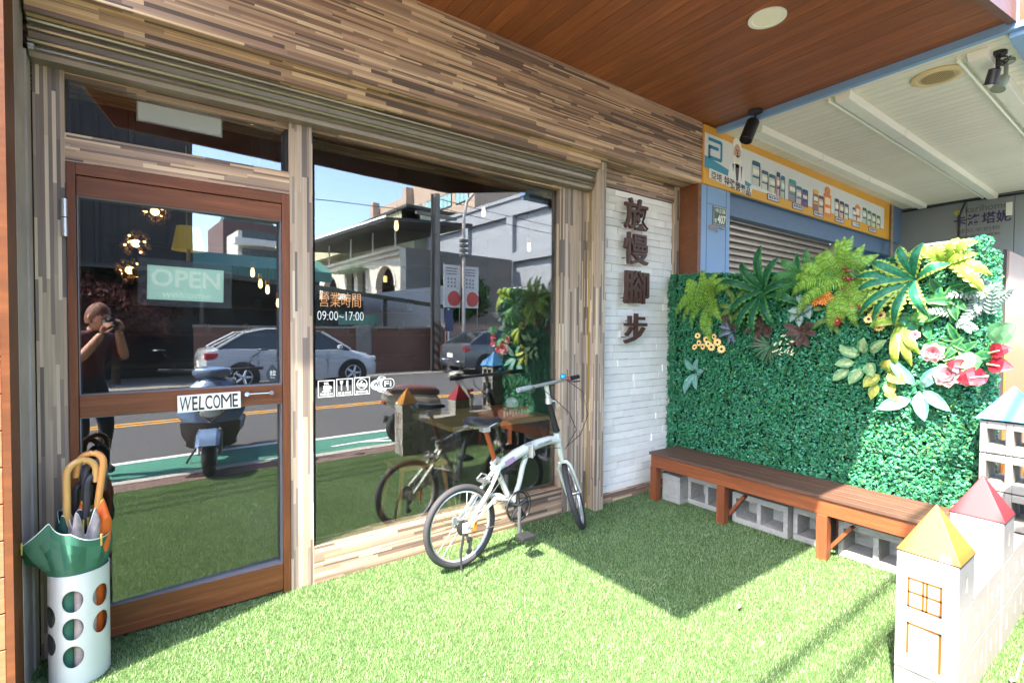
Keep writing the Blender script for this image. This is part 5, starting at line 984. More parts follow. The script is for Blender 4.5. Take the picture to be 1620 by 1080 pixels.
pend('bare warm bulb near the door post, highest of its row', .60, 4.5, 1.862, 'bulb'); pend('bare warm bulb second in the row near the door post', .657, 4.5, 1.775, 'bulb'); pend('bare warm bulb third in the row near the door post', .71, 4.5, 1.73, 'bulb'); pend('bare warm bulb lowest in the row near the door post', .79, 4.5, 1.622, 'bulb')
pend('bulb in a brass cap behind the middle of the window', 1.427, 3.5, 2.18, 'bulb'); pend('bare bulb glowing in the upper right of the window', 2.195, 3.5, 2.39, 'bulb'); pend('bare bulb glowing at the right end of the window', 2.676, 3.5, 2.148, 'bulb')
wpn = T('hanging_panel', 'white rectangular panel hung behind the transom glass', 'panel', (.08, 2.98, 2.4)); G().box(-.093, .258, 2.975, 2.990, 2.395, 2.52).build('panel', lamp('white_panel_added_glow', hx('d6d6cb'), .045), wpn)  # panel is no lamp; a faint glow is added to its white
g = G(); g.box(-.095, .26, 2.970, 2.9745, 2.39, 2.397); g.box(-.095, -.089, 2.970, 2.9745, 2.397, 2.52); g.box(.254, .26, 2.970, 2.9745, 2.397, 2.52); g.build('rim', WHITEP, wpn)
dl = T('downlight', 'small lit downlight in the dark room behind the transom', 'ceiling light', (.4, 4.2, 2.95)); G().lathe([(0, 2.944), (.05, 2.944)], (.395, 4.3, 0), 20).build('diffuser', lamp('lit_downlight', (1, .9, .75), .4), dl); G().lathe([(.05, 2.947), (.07, 2.942), (.07, 2.949)], (.395, 4.3, 0), 20).build('trim_ring', STEEL, dl)
pf = T('picture_frame', 'small black framed picture on the grey wall at the right of the window', 'picture', (3.0, 3.3, 1.6)); G().box(3.058, 3.28, 2.95, 2.969, 1.62, 1.80).build('frame', BLACK, pf); G().box(3.075, 3.263, 2.945, 2.949, 1.637, 1.783).build('print', flat('picture_print', '2f332f', .5), pf)
cb = T('counter', 'dark wooden counter deep inside the room', 'counter', (.8, 6.0, 0)); G().box(-.4, 2.6, 5.8, 6.4, 0, 1.02).build('body', flat('counter_brown', '3a2a20', .6), cb, bevel=.01); G().box(-.45, 2.65, 5.75, 6.45, 1.02, 1.06).build('countertop', flat('counter_top', '5a4632', .4), cb)
sh = T('shelf', 'brown wall shelves with stored goods at the back of the room', 'shelf', (.0, 7.1, 1.2)); g = G()
for z in (1.3, 1.65, 2.0, 2.35): g.box(-.5, 3.4, 6.9, 7.19, z, z+.03)
g.build('boards', flat('shelf_brown', '5a4434', .6), sh)
for i in range(26):
    x = -.4+i*.14; z = (1.33, 1.68, 2.03)[i % 3]; g = G(); h_ = .1+.12*((i*37) % 10)/10; g.lathe([(0, z), (.04, z), (.042, z+h_*.7), (.02, z+h_), (0, z+h_)], (x, 7.05, 0), 10); g.build('jar', flat('jar_%d' % (i % 4), ('7a4a3a', '8a8272', '3f5a4a', '9a6a3a')[i % 4], .4), sh, True)
# ------------------------------------------------------------------ display poster and rack past the leafy wall
dp = T('display_poster', 'large orange and pale poster board standing behind the blue roofed tower', 'poster', (5.5, .9, 0))
def posterm():
    k = N('poster_print'); s_ = k.new('SeparateXYZ'); k.link(k.co(), s_.inputs[0]); z = k.math('ADD', k.math('DIVIDE', s_.outputs[2], 2.1), k.math('MULTIPLY', k.math('SUBTRACT', k.noise(3, 3), .5), .06))
    k.link(k.ramp(z, [(0, mul(hx('c8702c'), .45)), (.40, mul(hx('d8863c'), .45)), (.60, mul(hx('dfa868'), .4)), (.63, mul(hx('cbc79a'), .4)), (.74, mul(hx('d2d0a0'), .4)), (.78, mul(hx('d8d0ca'), .4)), (.88, mul(hx('d2b8ac'), .38)), (.97, mul(hx('a87c70'), .35))]), k.p.inputs['Base Color']); k.p.inputs['Roughness'].default_value = .4; return k.m
G().box(5.56, 6.35, .90, .915, -.02, 2.06).build('print', posterm(), dp); G().box(5.55, 6.36, .917, .935, -.02, 2.075).build('frame', DARK, dp); 
rk = T('display_rack', 'black shop rack beside the poster board behind the leafy wall', 'rack', (5.4, 1.0, 0)); g = G()
for (x, y) in ((5.28, .96), (5.53, .96), (5.28, 1.3), (5.53, 1.3)): g.box(x, x+.025, y, y+.025, -.02, 2.03)
g.build('uprights', flat('rack_grey', '6a6a6c', .4, metal=.5), rk); g = G()
for z in (.4, .75, 1.1, 1.4, 1.7, 2.0): g.box(5.285, 5.55, .965, 1.31, z, z+.02)
g.build('shelves', BLACK, rk)
for i in range(8): G().box(5.31+(i % 2)*.1, 5.39+(i % 2)*.1, 1.0, 1.2, (.42, .77, 1.12, 1.42)[i//2], (.6, .95, 1.3, 1.6)[i//2]).build('carton', flat('carton_%d' % (i % 3), ('4a3a34', '8a8f96', '6a3a3a')[i % 3], .6), rk)
# more foliage packed between the ferns along the top of the leafy wall
FILL = [('green_leaf_plant', 'broad dark leaves between the lime fern and the yellow edged fern', 1.19, 1.66, LF['dark'], 10, .15, .03), ('green_leaf_plant', 'olive green leaves under the lime fern beside the orange flowers', 1.45, 1.55, [leafmat('olive_leaf', (.08, .16, .03), (.16, .24, .05), .45, .2), leafmat('olive_rim', (.05, .12, .03), (.1, .18, .05), .45, .2)], 12, .13, .024),
        ('green_leaf_plant', 'deep green leaves behind the silvery lacy foliage', .84, 1.58, LF['dark'], 12, .14, .028), ('maroon_plant', 'dark maroon leaves below the leftmost fern', 2.22, 1.50, MAR, 9, .11, .026), ('green_leaf_plant', 'low dark leaves around the pink roses', .80, 1.32, LF['dark'], 11, .13, .024), ('green_leaf_plant', 'small teal leaves between the yellow strap leaves and roses', .96, 1.50, [LF['edge'][0], LF['dark'][1]], 9, .12, .026)]
for (nme, lab, y, z, mts, n, L, wd) in FILL: clump(nme, lab, 'plant', (y, z), list(mts), rosette(n, L, wd, .45, 0, .06), GL)
fernplant('fern', 'short dark fern fronds arching over the wall top left of the lime fern', 'fern', (1.60, 1.78), 'dark', 'fern', [(60, .24, .04, .08), (95, .22, .0, .05), (130, .26, .05, .1), (20, .22, .08, .1), (160, .26, .1, .12), (-160, .24, .1, .12)], GP, .045)
# ------------------------------------------------------------------ vehicles along the kerb and across the road
GLASSD = mat('dark_car_glass', (.02, .025, .028), .06, coat=.5); TYRE = mat('tyre_rubber', (.02, .02, .02), .8)
def put(x, y, a, z=-.03): return Matrix.Translation((x, y, z)) @ Matrix.Rotation(a, 4, 'Z')
def car(label, M, paint, L=4.3, group='cars across the road'):
    loc = M.translation; t = T('parked_car', label, 'car', loc, group); k = L/4.4
    def ringb(x, zb, zm, zt, wb, wm, wt): return [M @ Vector(q) for q in ((x*k, -wb, zb), (x*k, -wm, zm), (x*k, -wt, zt-.05), (x*k, -wt*.82, zt), (x*k, wt*.82, zt), (x*k, wt, zt-.05), (x*k, wm, zm), (x*k, wb, zb))]
    st_ = [(-2.2, .36, .55, .82, .62, .70, .62), (-2.12, .24, .55, .95, .74, .80, .72), (-1.75, .20, .55, 1.0, .80, .85, .77), (-1.2, .20, .56, .99, .81, .86, .79), (0, .18, .56, .96, .82, .865, .80), (.9, .20, .56, .95, .81, .86, .79), (1.25, .20, .55, .92, .80, .855, .76), (1.85, .22, .52, .80, .78, .83, .70), (2.12, .26, .50, .70, .70, .76, .62), (2.2, .34, .48, .60, .55, .62, .52)]
    g = G(); g.loft([ringb(*q) for q in st_]); g.build('body', paint, t, True)
    cab = [(-1.85, .985, .985, .74, .70), (-1.2, .96, 1.33, .77, .60), (-.7, .95, 1.42, .78, .585), (.1, .94, 1.43, .78, .585), (.5, .94, 1.36, .78, .60), (1.3, .90, .91, .76, .70)]
    g = G(); g.loft([[M @ Vector(q) for q in ((x*k, -w, zb-.03), (x*k, -wt, zt), (x*k, wt, zt), (x*k, w, zb-.03))] for (x, zb, zt, w, wt) in cab]); g.build('windows', GLASSD, t)
    g = G(); g.loft([[M @ Vector(q) for q in ((x*k, -w, z), (x*k, -w*.7, z+.03), (x*k, w*.7, z+.03), (x*k, w, z))] for (x, w, z) in ((-1.22, .60, 1.325), (-.7, .60, 1.42), (.1, .60, 1.43), (.52, .615, 1.35))])
    for s_ in (-1, 1):
        for P in (((-1.9, .76, .98), (-1.22, .61, 1.34)), ((.52, .62, 1.36), (1.32, .76, .91)), ((-.32, .80, .95), (-.36, .60, 1.42))): g.tube([M @ Vector((p[0]*k, p[1]*s_, p[2])) for p in P], .035, 6)
    g.build('roof', paint, t, True)
    for s_ in (-1, 1):
        for x in (-1.32, 1.35):
            c = Vector((x*k, .80*s_, .305)); g = G(); g.cyl(M @ (c-Vector((0, .10, 0))), M @ (c+Vector((0, .075*s_, 0))), .36, 28); g.build('wheel_arch', flat('arch_black', (.012, .012, .012), .8), t)
            g = G(); g.cyl(M @ (c-Vector((0, .1, 0))), M @ (c+Vector((0, .085*s_, 0))), .305, 28); wv = g.build('wheel', TYRE, t, True)
            g = G(); g.cyl(M @ (c+Vector((0, .08*s_, 0))), M @ (c+Vector((0, .092*s_, 0))), .05, 12)
            for i in range(5): a = i*1.257; g.tube([M @ (c+Vector((.03*math.cos(a), .09*s_, .03*math.sin(a)))), M @ (c+Vector((.185*math.cos(a), .092*s_, .185*math.sin(a))))], [.035, .03], 6)
            g.torus(M @ (c+Vector((0, .088*s_, 0))), .195, .014, M.to_3x3() @ Vector((0, 1, 0)), 24, 6); g.build('rim', ALU, wv, True)
        g = G(); g.obox(M @ Vector((2.02*k, .60*s_, .66)), (.22, .22, .12), M.to_3x3()); g.build('headlight', mat('headlight_glass', (.6, .62, .62), .1, coat=.6), t, bevel=.03)
        g = G(); g.obox(M @ Vector((-2.10*k, .62*s_, .80)), (.10, .22, .17), M.to_3x3()); g.obox(M @ Vector((-2.0*k, .755*s_, .80)), (.25, .05, .15), M.to_3x3()); g.build('tail_light', mat('tail_light_red', hx('a3202a'), .15, coat=.6), t, bevel=.02)
        g = G(); g.obox(M @ Vector((.95*k, .92*s_, .98)), (.10, .16, .11), M.to_3x3()); g.build('mirror', paint, t, bevel=.025)
        g = G(); 
        for x in (-.55, .35): g.obox(M @ Vector((x*k, .865*s_, .80)), (.16, .02, .025), M.to_3x3())
        g.build('door_handle', paint, t); g = G()
        for x in (-.95, -.32, .62): g.obox(M @ Vector((x*k, .8605*s_, .60)), (.008, .012, .55), M.to_3x3())
        g.build('door_seam', flat('seam_black', (.02, .02, .02), .8), t)
    g = G(); g.obox(M @ Vector((-2.2*k, 0, .60)), (.02, .36, .14), M.to_3x3()); g.build('number_plate', WHITEP, t)
    g = G(); g.obox(M @ Vector((-2.16*k, 0, .42)), (.10, 1.4, .16), M.to_3x3()); g.build('bumper', paint, t, bevel=.03); return t
car('white saloon car parked in front of the brown brick wall across the road', put(3.60, -7.62, rad(2), -.03), mat('white_car_paint', hx('b4b7ba'), .25, var=.03, coat=.8), 3.8)
car('dark grey car parked across the road beyond the lamp post', put(10.6, -7.9, rad(2), -.03), mat('grey_car_paint', hx('4a4f55'), .25, var=.03, coat=.8), 4.2)
def scooter(label, M, paint, seatm, trim, group, basket=False):
    """step-through scooter pointing along local +x"""
    t = T('scooter', label, 'scooter', M.translation, group); Vx = lambda *q: M @ Vector(q)
    for x in (-.60, .62):
        g = G(); g.torus(Vx(x, 0, .215), .165, .050, M.to_3x3() @ Vector((0, 1, 0)), 32, 10); w_ = g.build('wheel', TYRE, t, True); g = G(); g.cyl(Vx(x, -.045, .215), Vx(x, .045, .215), .115, 20); g.build('rim', mat('scooter_rim', (.25, .25, .26), .4, .7), w_, True)
    def ov(x, zc, hw, hz, sq=.8): return [M @ Vector((x, hw*math.copysign(abs(math.cos(a))**sq, math.cos(a)), zc+hz*math.copysign(abs(math.sin(a))**sq, math.sin(a)))) for a in [2*math.pi*i/16 for i in range(16)]]
    g = G(); g.loft([ov(-.92, .70, .05, .05), ov(-.85, .66, .12, .11), ov(-.6, .60, .17, .16), ov(-.3, .56, .18, .18), ov(-.12, .50, .17, .22), ov(-.05, .44, .14, .20)]); g.build('rear_body', paint, t, True)
    g = G(); g.loft([ov(-.84, .75, .06, .035), ov(-.78, .77, .12, .07), ov(-.5, .775, .145, .085), ov(-.3, .755, .145, .085), ov(-.12, .735, .12, .075), ov(-.05, .72, .06, .04)]); g.build('seat', seatm, t, True)
    g = G(); g.loft([ov(-.08, .27, .15, .06), ov(.2, .26, .17, .035), ov(.38, .27, .17, .04)]); g.build('floorboard', trim, t, True)
    def shield(rows): return [[M @ Vector(q) for q in ((x0, -w, z), (x0+.06, -w*.6, z), (x0+.09, 0, z), (x0+.06, w*.6, z), (x0, w, z), (x0-.04, w*.55, z), (x0-.04, -w*.55, z))] for (x0, w, z) in rows]
    g = G(); g.loft(shield(((.42, .185, .50), (.40, .23, .60), (.36, .22, .70), (.33, .18, .78), (.28, .13, .86), (.25, .08, .92)))); g.build('front_shield', paint, t, True)
    g = G(); g.loft(shield(((.40, .14, .24), (.43, .19, .38), (.425, .20, .498)))); g.build('lower_shield', mat('scooter_lower_panel', hx('4a4440'), .4, .2), t, True)
    g = G()
    for i in range(3): g.tube([Vx(.485, -.11, .30+i*.06), Vx(.525, 0, .30+i*.06), Vx(.485, .11, .30+i*.06)], .009, 6)
    g.build('grille_slats', BLACK, t); g = G(); g.add([Vx(.475, -.13, .67), Vx(.478, .13, .67), Vx(.505, .02, .515), Vx(.505, -.02, .515)], [(0, 1, 2, 3)]); g.tube([Vx(.462, -.15, .68), Vx(.512, 0, .505), Vx(.462, .15, .68)], .010, 6); g.build('chrome_trim', CHROME, t, True)
    g = G(); g.obox(Vx(.535, 0, .405), (.008, .13, .075), M.to_3x3()); g.build('number_plate', WHITEP, t)
    g = G(); g.loft([ov(.36, .98, .02, .03), ov(.30, .97, .13, .06), ov(.20, .98, .14, .055), ov(.12, .97, .06, .03)]); g.build('handlebar_cover', paint, t, True)
    g = G(); g.loft([ov(.44, .60, .075, .06), ov(.50, .60, .07, .055), ov(.515, .60, .05, .04)]); g.build('headlight', mat('headlight_glass', (.6, .62, .62), .1, coat=.6), t, True)
    for s_ in (-1, 1):
        g = G(); g.loft([[M @ Vector((x, y*s_, z)) for (y, z) in yz] for x, yz in ((.40, ((.12, .70), (.20, .73), (.20, .77), (.12, .75))), (.46, ((.11, .70), (.18, .72), (.18, .76), (.11, .745))))]); g.build('turn_signal', mat('amber_signal', hx('c9541c'), .15, coat=.6), t)
        g = G(); g.tube([Vx(.20, .10*s_, .99), Vx(.16, .36*s_, 1.0)], .017, 8); g.build('grip', BLACK, t, True)
        g = G(); g.tube([Vx(.22, .24*s_, 1.0), Vx(.20, .28*s_, 1.12), Vx(.18, .34*s_, 1.18)], .006, 6); g.lathe_sc([(0, -.012), (.05, -.01), (.058, 0), (.05, .01), (0, .012)], Vx(.175, .355*s_, 1.20), 16, (.25, 1.25, 1.0) if False else (1, 1, 1)); g.build('mirror', CHROME if trim is not BLACK else BLACK, t, True)
        g = G(); g.tube([Vx(.62, .07*s_, .215), Vx(.50, .07*s_, .40), Vx(.45, .04*s_, .55)], .018, 8); g.build('fork', STEEL, t, True)
    g = G(); g.loft([[M @ Vector((.62+(.235+d)*math.cos(a), y, .215+(.235+d)*math.sin(a))) for (y, d) in ((-.075, -.02), (-.05, .01), (.05, .01), (.075, -.02))] for a in [rad(30+i*14) for i in range(10)]]); g.build('fender', paint, t, True)
    g = G(); g.obox(Vx(-.88, 0, .60), (.05, .16, .06), M.to_3x3()); g.build('tail_light', mat('tail_light_red', hx('a3202a'), .15, coat=.6), t, bevel=.015)
    g = G(); g.tube([Vx(-.3, -.14, .25), Vx(-.55, -.16, .27), Vx(-.85, -.17, .33)], [.03, .05, .05], 10); g.build('exhaust', mat('exhaust_steel', (.12, .12, .12), .4, .7), t, True)
    g = G(); g.obox(Vx(-.45, .06, .25), (.45, .12, .16), M.to_3x3()); g.build('engine', mat('engine_grey', (.08, .08, .08), .5, .4), t, bevel=.03)
    g = G(); g.tube([Vx(-.02, .10, .22), Vx(-.02, .2, -.0)], .012, 6); g.build('stand', BLACK, t)
    g = G(); g.tube([Vx(-.55, -.13, .80), Vx(-.92, -.12, .80), Vx(-.98, 0, .80), Vx(-.92, .12, .80), Vx(-.55, .13, .80)], .012, 8); g.build('grab_rail', STEEL, t, True); return t
GS = 'scooters parked along the kerb'
scooter('silver blue scooter parked on the pavement facing the cafe door', put(.76, -.34, rad(104), -.025) @ Matrix.Diagonal((1, 1.3, 1, 1)), mat('blue_scooter_paint', hx('6f87a8'), .22, .2, coat=.8), BLACK, BLACK, GS)
scooter('beige grey scooter with brown seat parked behind the toy castle', put(3.20, .08, rad(14), -.025) @ Matrix.Scale(.85, 4), mat('beige_scooter_paint', hx('a39d92'), .25, .1, coat=.7), mat('brown_seat_vinyl', hx('6b4640'), .35), flat('scooter_trim_grey', '3a3c3c', .5), GS)
scooter('dark scooter with tall mirrors parked beyond the beige one', put(5.35, -.30, rad(8), -.025), mat('dark_scooter_paint', hx('34383c'), .25, coat=.7), BLACK, BLACK, GS)
# ------------------------------------------------------------------ across the road
def brickm(name, a, b, m, sc):
    k = N(name); br = k.new('TexBrick'); s_ = k.new('SeparateXYZ'); k.link(k.co(), s_.inputs[0]); cb = k.new('CombineXYZ'); k.link(k.math('ADD', s_.outputs[0], s_.outputs[1]), cb.inputs[0]); k.link(s_.outputs[2], cb.inputs[1]); k.link(cb.outputs[0], br.inputs['Vector'])
    br.inputs['Scale'].default_value = sc; br.inputs['Color1'].default_value = c4(a); br.inputs['Color2'].default_value = c4(b); br.inputs['Mortar'].default_value = c4(m); br.inputs['Mortar Size'].default_value = .02
    k.link(k.mix(k.noise(1.2, 5), br.outputs[0], mul(a, .7)), k.p.inputs['Base Color']); k.p.inputs['Roughness'].default_value = .85; k.bump(br.outputs['Fac'], -.3, .005); return k.m
BRK = brickm('brown_brick', hx('7a5242'), hx('664336'), hx('6e5d52'), 4.2); BRP = brickm('pink_brick', hx('bd9684'), hx('ad8473'), hx('b5a79a'), 4.2)
def wall(name, label, cat, x0, x1, y0, y1, h, m, cap, piers=()):
    t = T(name, label, cat, ((x0+x1)/2, (y0+y1)/2, 0)); G().box(x0, x1, y0, y1, -.05, h).build('wall', m, t); G().box(x0-.02, x1+.02, y0-.03, y1+.03, h, h+.07).build('coping', cap, t)
    for x in piers: G().box(x-.25, x+.25, y0-.05, y1+.06, -.05, h+.10).build('pier', cap, t, bevel=.01)
    return t
CONCG = mat('grey_concrete', hx('7d776f'), .9, var=.2, scale=2, dirt=.25)
wall('brick_wall', 'low brown brick garden wall with grey piers behind the white car', 'wall', 1.9, 9.25, -9.72, -9.5, 1.42, BRK, CONCG, (6.2, 8.9)); wall('brick_wall', 'pale pink brick wall right of the lamp post across the road', 'wall', 9.4, 24, -9.9, -9.7, 1.6, BRP, CONCG)
cl = T('arcade_building', 'cream two storey arcade building with arches and dark overhanging roof across the road', 'building', (12, -22, 0)); CRM = mat('cream_render', hx('cfc8bb'), .8, var=.1, scale=1.5, dirt=.2); GRYR = mat('grey_render', hx('6f6c68'), .85, var=.15, scale=1, dirt=.3)
AX, AY0, AY1 = 10.8, -30.0, -16.0
def arch_wall(g, x, y0, y1, z0, z1, openings):
    """wall facing -x with arched openings (yc, half width, sill, spring)"""
    ys = y0
    for (yc, hw, sill, spr) in sorted(openings):
        g.box(x, x+.3, ys, yc-hw, z0, z1); g.box(x, x+.3, yc-hw, yc+hw, z0, sill); n = 14
        for i in range(n):
            a0 = math.pi*i/n; a1 = math.pi*(i+1)/n; ya, yb = yc-hw*math.cos(a0), yc-hw*math.cos(a1); za, zb = spr+hw*math.sin(a0), spr+hw*math.sin(a1)
            g.add([(x, ya, za), (x, yb, zb), (x, yb, z1), (x, ya, z1), (x+.3, ya, za), (x+.3, yb, zb), (x+.3, yb, z1), (x+.3, ya, z1)], [(0, 1, 2, 3), (4, 7, 6, 5), (0, 4, 5, 1), (3, 2, 6, 7)])
        ys = yc+hw
    g.box(x, x+.3, ys, y1, z0, z1)
ops = [(-17.6, 1.05, 2.5, 3.55), (-20.6, .55, 2.5, 4.4), (-22.2, .55, 2.5, 4.4), (-25.4, 1.3, 2.5, 3.4), (-28.4, .9, 2.5, 3.6)]
g = G(); arch_wall(g, AX, AY0, AY1, -.05, 5.35, ops); g.build('facade', CRM, cl)
g = G()
for (yc, hw, sill, spr) in ops:
    for i in range(14):
        a0 = math.pi*i/14; a1 = math.pi*(i+1)/14; p = [(AX-.06, yc-hw*math.cos(a)*q, spr+hw*math.sin(a)*q) for q in (1, 1.14) for a in (a0, a1)]; g.add([p[0], p[1], p[3], p[2], (AX, *p[0][1:]), (AX, *p[1][1:]), (AX, *p[3][1:]), (AX, *p[2][1:])], [(0, 1, 2, 3), (0, 4, 5, 1), (2, 6, 7, 3)])
g.box(AX-.12, AX-.001, AY0, AY1, 4.98, 5.10); g.box(AX-.16, AX-.001, AY0, AY1, 5.25, 5.40); g.build('moulding', CRM, cl)
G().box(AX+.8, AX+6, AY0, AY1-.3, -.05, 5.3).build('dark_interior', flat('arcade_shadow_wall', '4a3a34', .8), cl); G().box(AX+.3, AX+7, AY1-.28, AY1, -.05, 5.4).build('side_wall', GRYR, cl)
g = G(); g.add([(AX-1.3, AY0, 6.7), (AX-1.3, AY1+1.2, 6.25), (AX+3.4, AY1+1.2, 6.6), (AX+3.4, AY0, 7.0), (AX-1.3, AY0, 6.85), (AX-1.3, AY1+1.2, 6.4), (AX+3.4, AY1+1.2, 6.75), (AX+3.4, AY0, 7.15)], [(3, 2, 1, 0), (4, 5, 6, 7), (0, 1, 5, 4), (1, 2, 6, 5), (2, 3, 7, 6), (3, 0, 4, 7)]); g.build('roof', flat('dark_roof_sheet', '2e2c2a', .6), cl)
g = G(); g.add([(AX-1.34, AY0, 6.83), (AX-1.34, AY1+1.2, 6.38), (AX-1.28, AY1+1.2, 6.5), (AX-1.28, AY0, 6.95)], [(0, 1, 2, 3)])
for y in (-16.4, -19.0, -22.0, -25.5, -29): g.cyl((AX-.05, y, 5.35), (AX-.05, y, 6.6), .05, 8)
g.build('roof_posts', WHITEP, cl); g = G(); g.box(AX-1.0, AX-.02, -23.2, -19.6, 4.62, 4.66); g.build('awning', flat('green_awning', '7f9a80', .6), cl)
g = G(); g.cyl((AX-.2, -17.2, 3.75), (AX-.2, -17.2, 4.05), .09, 10); tag(g.build('wall_lantern', lamp('lit_lantern', (1, .55, .18), .6)), 'lit orange lantern hanging in the near arch of the arcade building', 'lantern')
g = G(); n_ = T('white_building', 'tall white building with recessed square wall panels at the right across the road', 'building', (22, -22, 0)); WB_ = mat('white_render', hx('93979d'), .75, var=.06, scale=1, dirt=.08)
BX = 18.0; PZ = [(.2, 2.2), (2.55, 5.35), (5.85, 8.0)]; PY = [(-24.6, -21.1), (-20.7, -16.75), (-16.2, -12.5), (-12.0, -8.0)]
g.box(BX+.25, BX+12, -26, -6, -.05, 8.9); 
prev = -.05
for (za, zb) in PZ+[(8.9, 8.9)]: g.box(BX, BX+.249, -26, -6, prev, za); prev = zb
py_ = -26
for (ya, yb) in PY+[(-6, -6)]:
    for (za, zb) in PZ: g.box(BX+.001, BX+.249, py_, ya, za, zb)
    py_ = yb
g.build('wall', WB_, n_); g = G(); g.box(BX-.1, BX+12, -26.1, -5.9, 8.9, 9.1); g.build('parapet', WB_, n_)
ac = T('air_conditioner', 'white air conditioner unit on the white building wall', 'air conditioner', (BX-.4, -17.2, 3.6)); G().box(BX-.45, BX-.02, -17.9, -17.0, 3.55, 4.9).build('casing', WHITEP, ac, bevel=.02); g = G()
for z in (3.9, 4.55): g.torus((BX-.46, -17.45, z), .22, .02, (1, 0, 0), 24, 6); g.cyl((BX-.455, -17.45, z), (BX-.45, -17.45, z), .21, 20)
g.build('fan_grille', flat('fan_dark', '3a3d40', .5), ac)
ap = T('apartment_building', 'tan stepped apartment building with bands of windows rising behind the arcade', 'building', (33, -50, 0)); TAN = mat('tan_render', hx('b09a88'), .85, var=.1, scale=.6); TX = 28
g = G()
for (ya, yb, h) in ((-64, -56, 16.2), (-56, -47, 17.4), (-47, -34, 18.2)): g.box(TX, TX+14, ya+.005, yb-.005, -.05, h)
for y in (-56, -47): g.box(TX-.9, TX-.02, y-.45, y+.45, 8, 18)
g.build('wall', TAN, ap)
for z in (8.6, 11.6, 14.3):
    for i in range(9):
        y0 = -62.5+i*3.15
        if z > 14 and i < 1: continue
        g = G(); g.box(TX-.06, TX-.003, y0, y0+2.3, z, z+1.5); wv = g.build('window', flat('window_frame_dark', '2a3436', .5), ap); g = G()
        for q in range(3): g.box(TX-.08, TX-.062, y0+.08+q*.74, y0+.74+q*.74, z+.1, z+1.4)
        g.build('pane', mat('teal_window_glass', hx('8fb5b2'), .1, coat=.4), wv)
g = G(); g.cyl((TX+4, -53, 17), (TX+4, -53, 19.4), .9, 16); g.cyl((TX+4, -50.5, 17.5), (TX+4, -50.5, 19.4), .8, 16); g.build('water_tank', STEEL, ap, True)
cb_ = T('apartment_building', 'low olive building with long balcony band in front of the tan apartments', 'building', (20, -34, 0)); g = G(); g.box(17, 26, -46, -26, -.05, 8.8); g.build('wall', mat('olive_render', hx('8a8a70'), .85, var=.1), cb_); g = G(); g.box(16.2, 17.2, -47, -25.6, 8.2, 9.9); g.box(16.2, 26, -26.4, -25.6, 8.2, 9.9); g.build('balcony_band', mat('pale_olive_render', hx('b5b392'), .8, var=.1), cb_)
G().box(16.0, 27, -47.3, -25.3, 9.9, 10.1).build('roof', flat('flat_roof_dark', '3c3a36', .8), cb_)
sh_ = T('shed', 'dark shed with sagging sheet roof behind the brown brick wall', 'shed', (6.5, -11.2, 0)); g = G(); g.add([(1.6, -10.3, 2.95), (10.2, -10.3, 2.15), (10.2, -13, 2.45), (1.6, -13, 3.3), (1.6, -10.3, 3.1), (10.2, -10.3, 2.3), (10.2, -13, 2.6), (1.6, -13, 3.45)], [(3, 2, 1, 0), (4, 5, 6, 7), (0, 1, 5, 4), (1, 2, 6, 5), (2, 3, 7, 6), (3, 0, 4, 7)]); g.build('roof', flat('tarp_olive', '3b3a2e', .7), sh_)
g = G()
for x in (2.2, 4.8, 7.4, 9.9): g.box(x-.05, x+.05, -10.5, -10.4, -.05, 2.9-(x-1.6)*.08)
g.build('posts', flat('shed_post_brown', '4a4038', .7), sh_); G().box(1.8, 7.6, -12.9, -12.8, -.05, 2.5).build('back_wall', flat('shed_dark', '26241f', .8), sh_); G().box(5.9, 7.3, -10.9, -10.85, 1.55, 1.9).build('tarpaulin', flat('green_tarp', '6f9a84', .7), sh_)
ww = T('white_wall', 'bright white rendered yard wall between the shed and the arcade', 'wall', (9.6, -13.6, 0)); g = G(); g.prism([(7.6, -.05), (12.2, -.05), (12.2, 3.5), (7.6, 2.75)], -13.9, -13.6, 'xz'); g.build('wall', mat('bright_render', hx('a4a6a8'), .75, var=.08), ww)
lb = T('dark_house', 'dark grey house with ribbed walls and low eaves across the road on the left', 'building', (-2.5, -14, 0)); DG = mat('dark_ribbed_cladding', hx('2f2c2a'), .8, var=.2, scale=1.2, dirt=.2)
G().box(-14, 2.25, -19, -12.2, -.05, 9.5).build('wall', DG, lb); G().box(-14.3, 2.4, -19.3, -11.6, 9.5, 9.7).build('roof', flat('dark_roof_sheet', '2e2c2a', .6), lb); g = G()
for i in range(42): g.box(-13.9+i*.385, -13.82+i*.385, -12.2, -12.15, .0, 9.4)
g.build('ribs', DG, lb); g = G(); g.box(-6, -1.5, -12.2, -12.13, .0, 2.6); g.build('garage_door', flat('garage_brown', '3a2a26', .7), lb); G().box(-14, 1.2, -12.2, -10.2, 2.9, 3.0).build('awning', flat('dark_awning', '33302c', .7), lb)
tr = T('red_leaf_tree', 'broad tree with dark reddish brown leaves in front of the dark house', 'tree', (.3, -10.6, 0)); g = G(); g.tube([(.3, -10.6, -.05), (.32, -10.6, .6), (.25, -10.55, 1.2)], [.10, .08, .06], 8)
for i in range(6): a = i*1.05; g.tube([(.27, -10.58, .8+.05*i), (.3+.7*math.cos(a), -10.6+.6*math.sin(a), 1.5)], [.04, .015], 6)
g.build('trunk', flat('bark_brown', '4a382c', .9), tr)
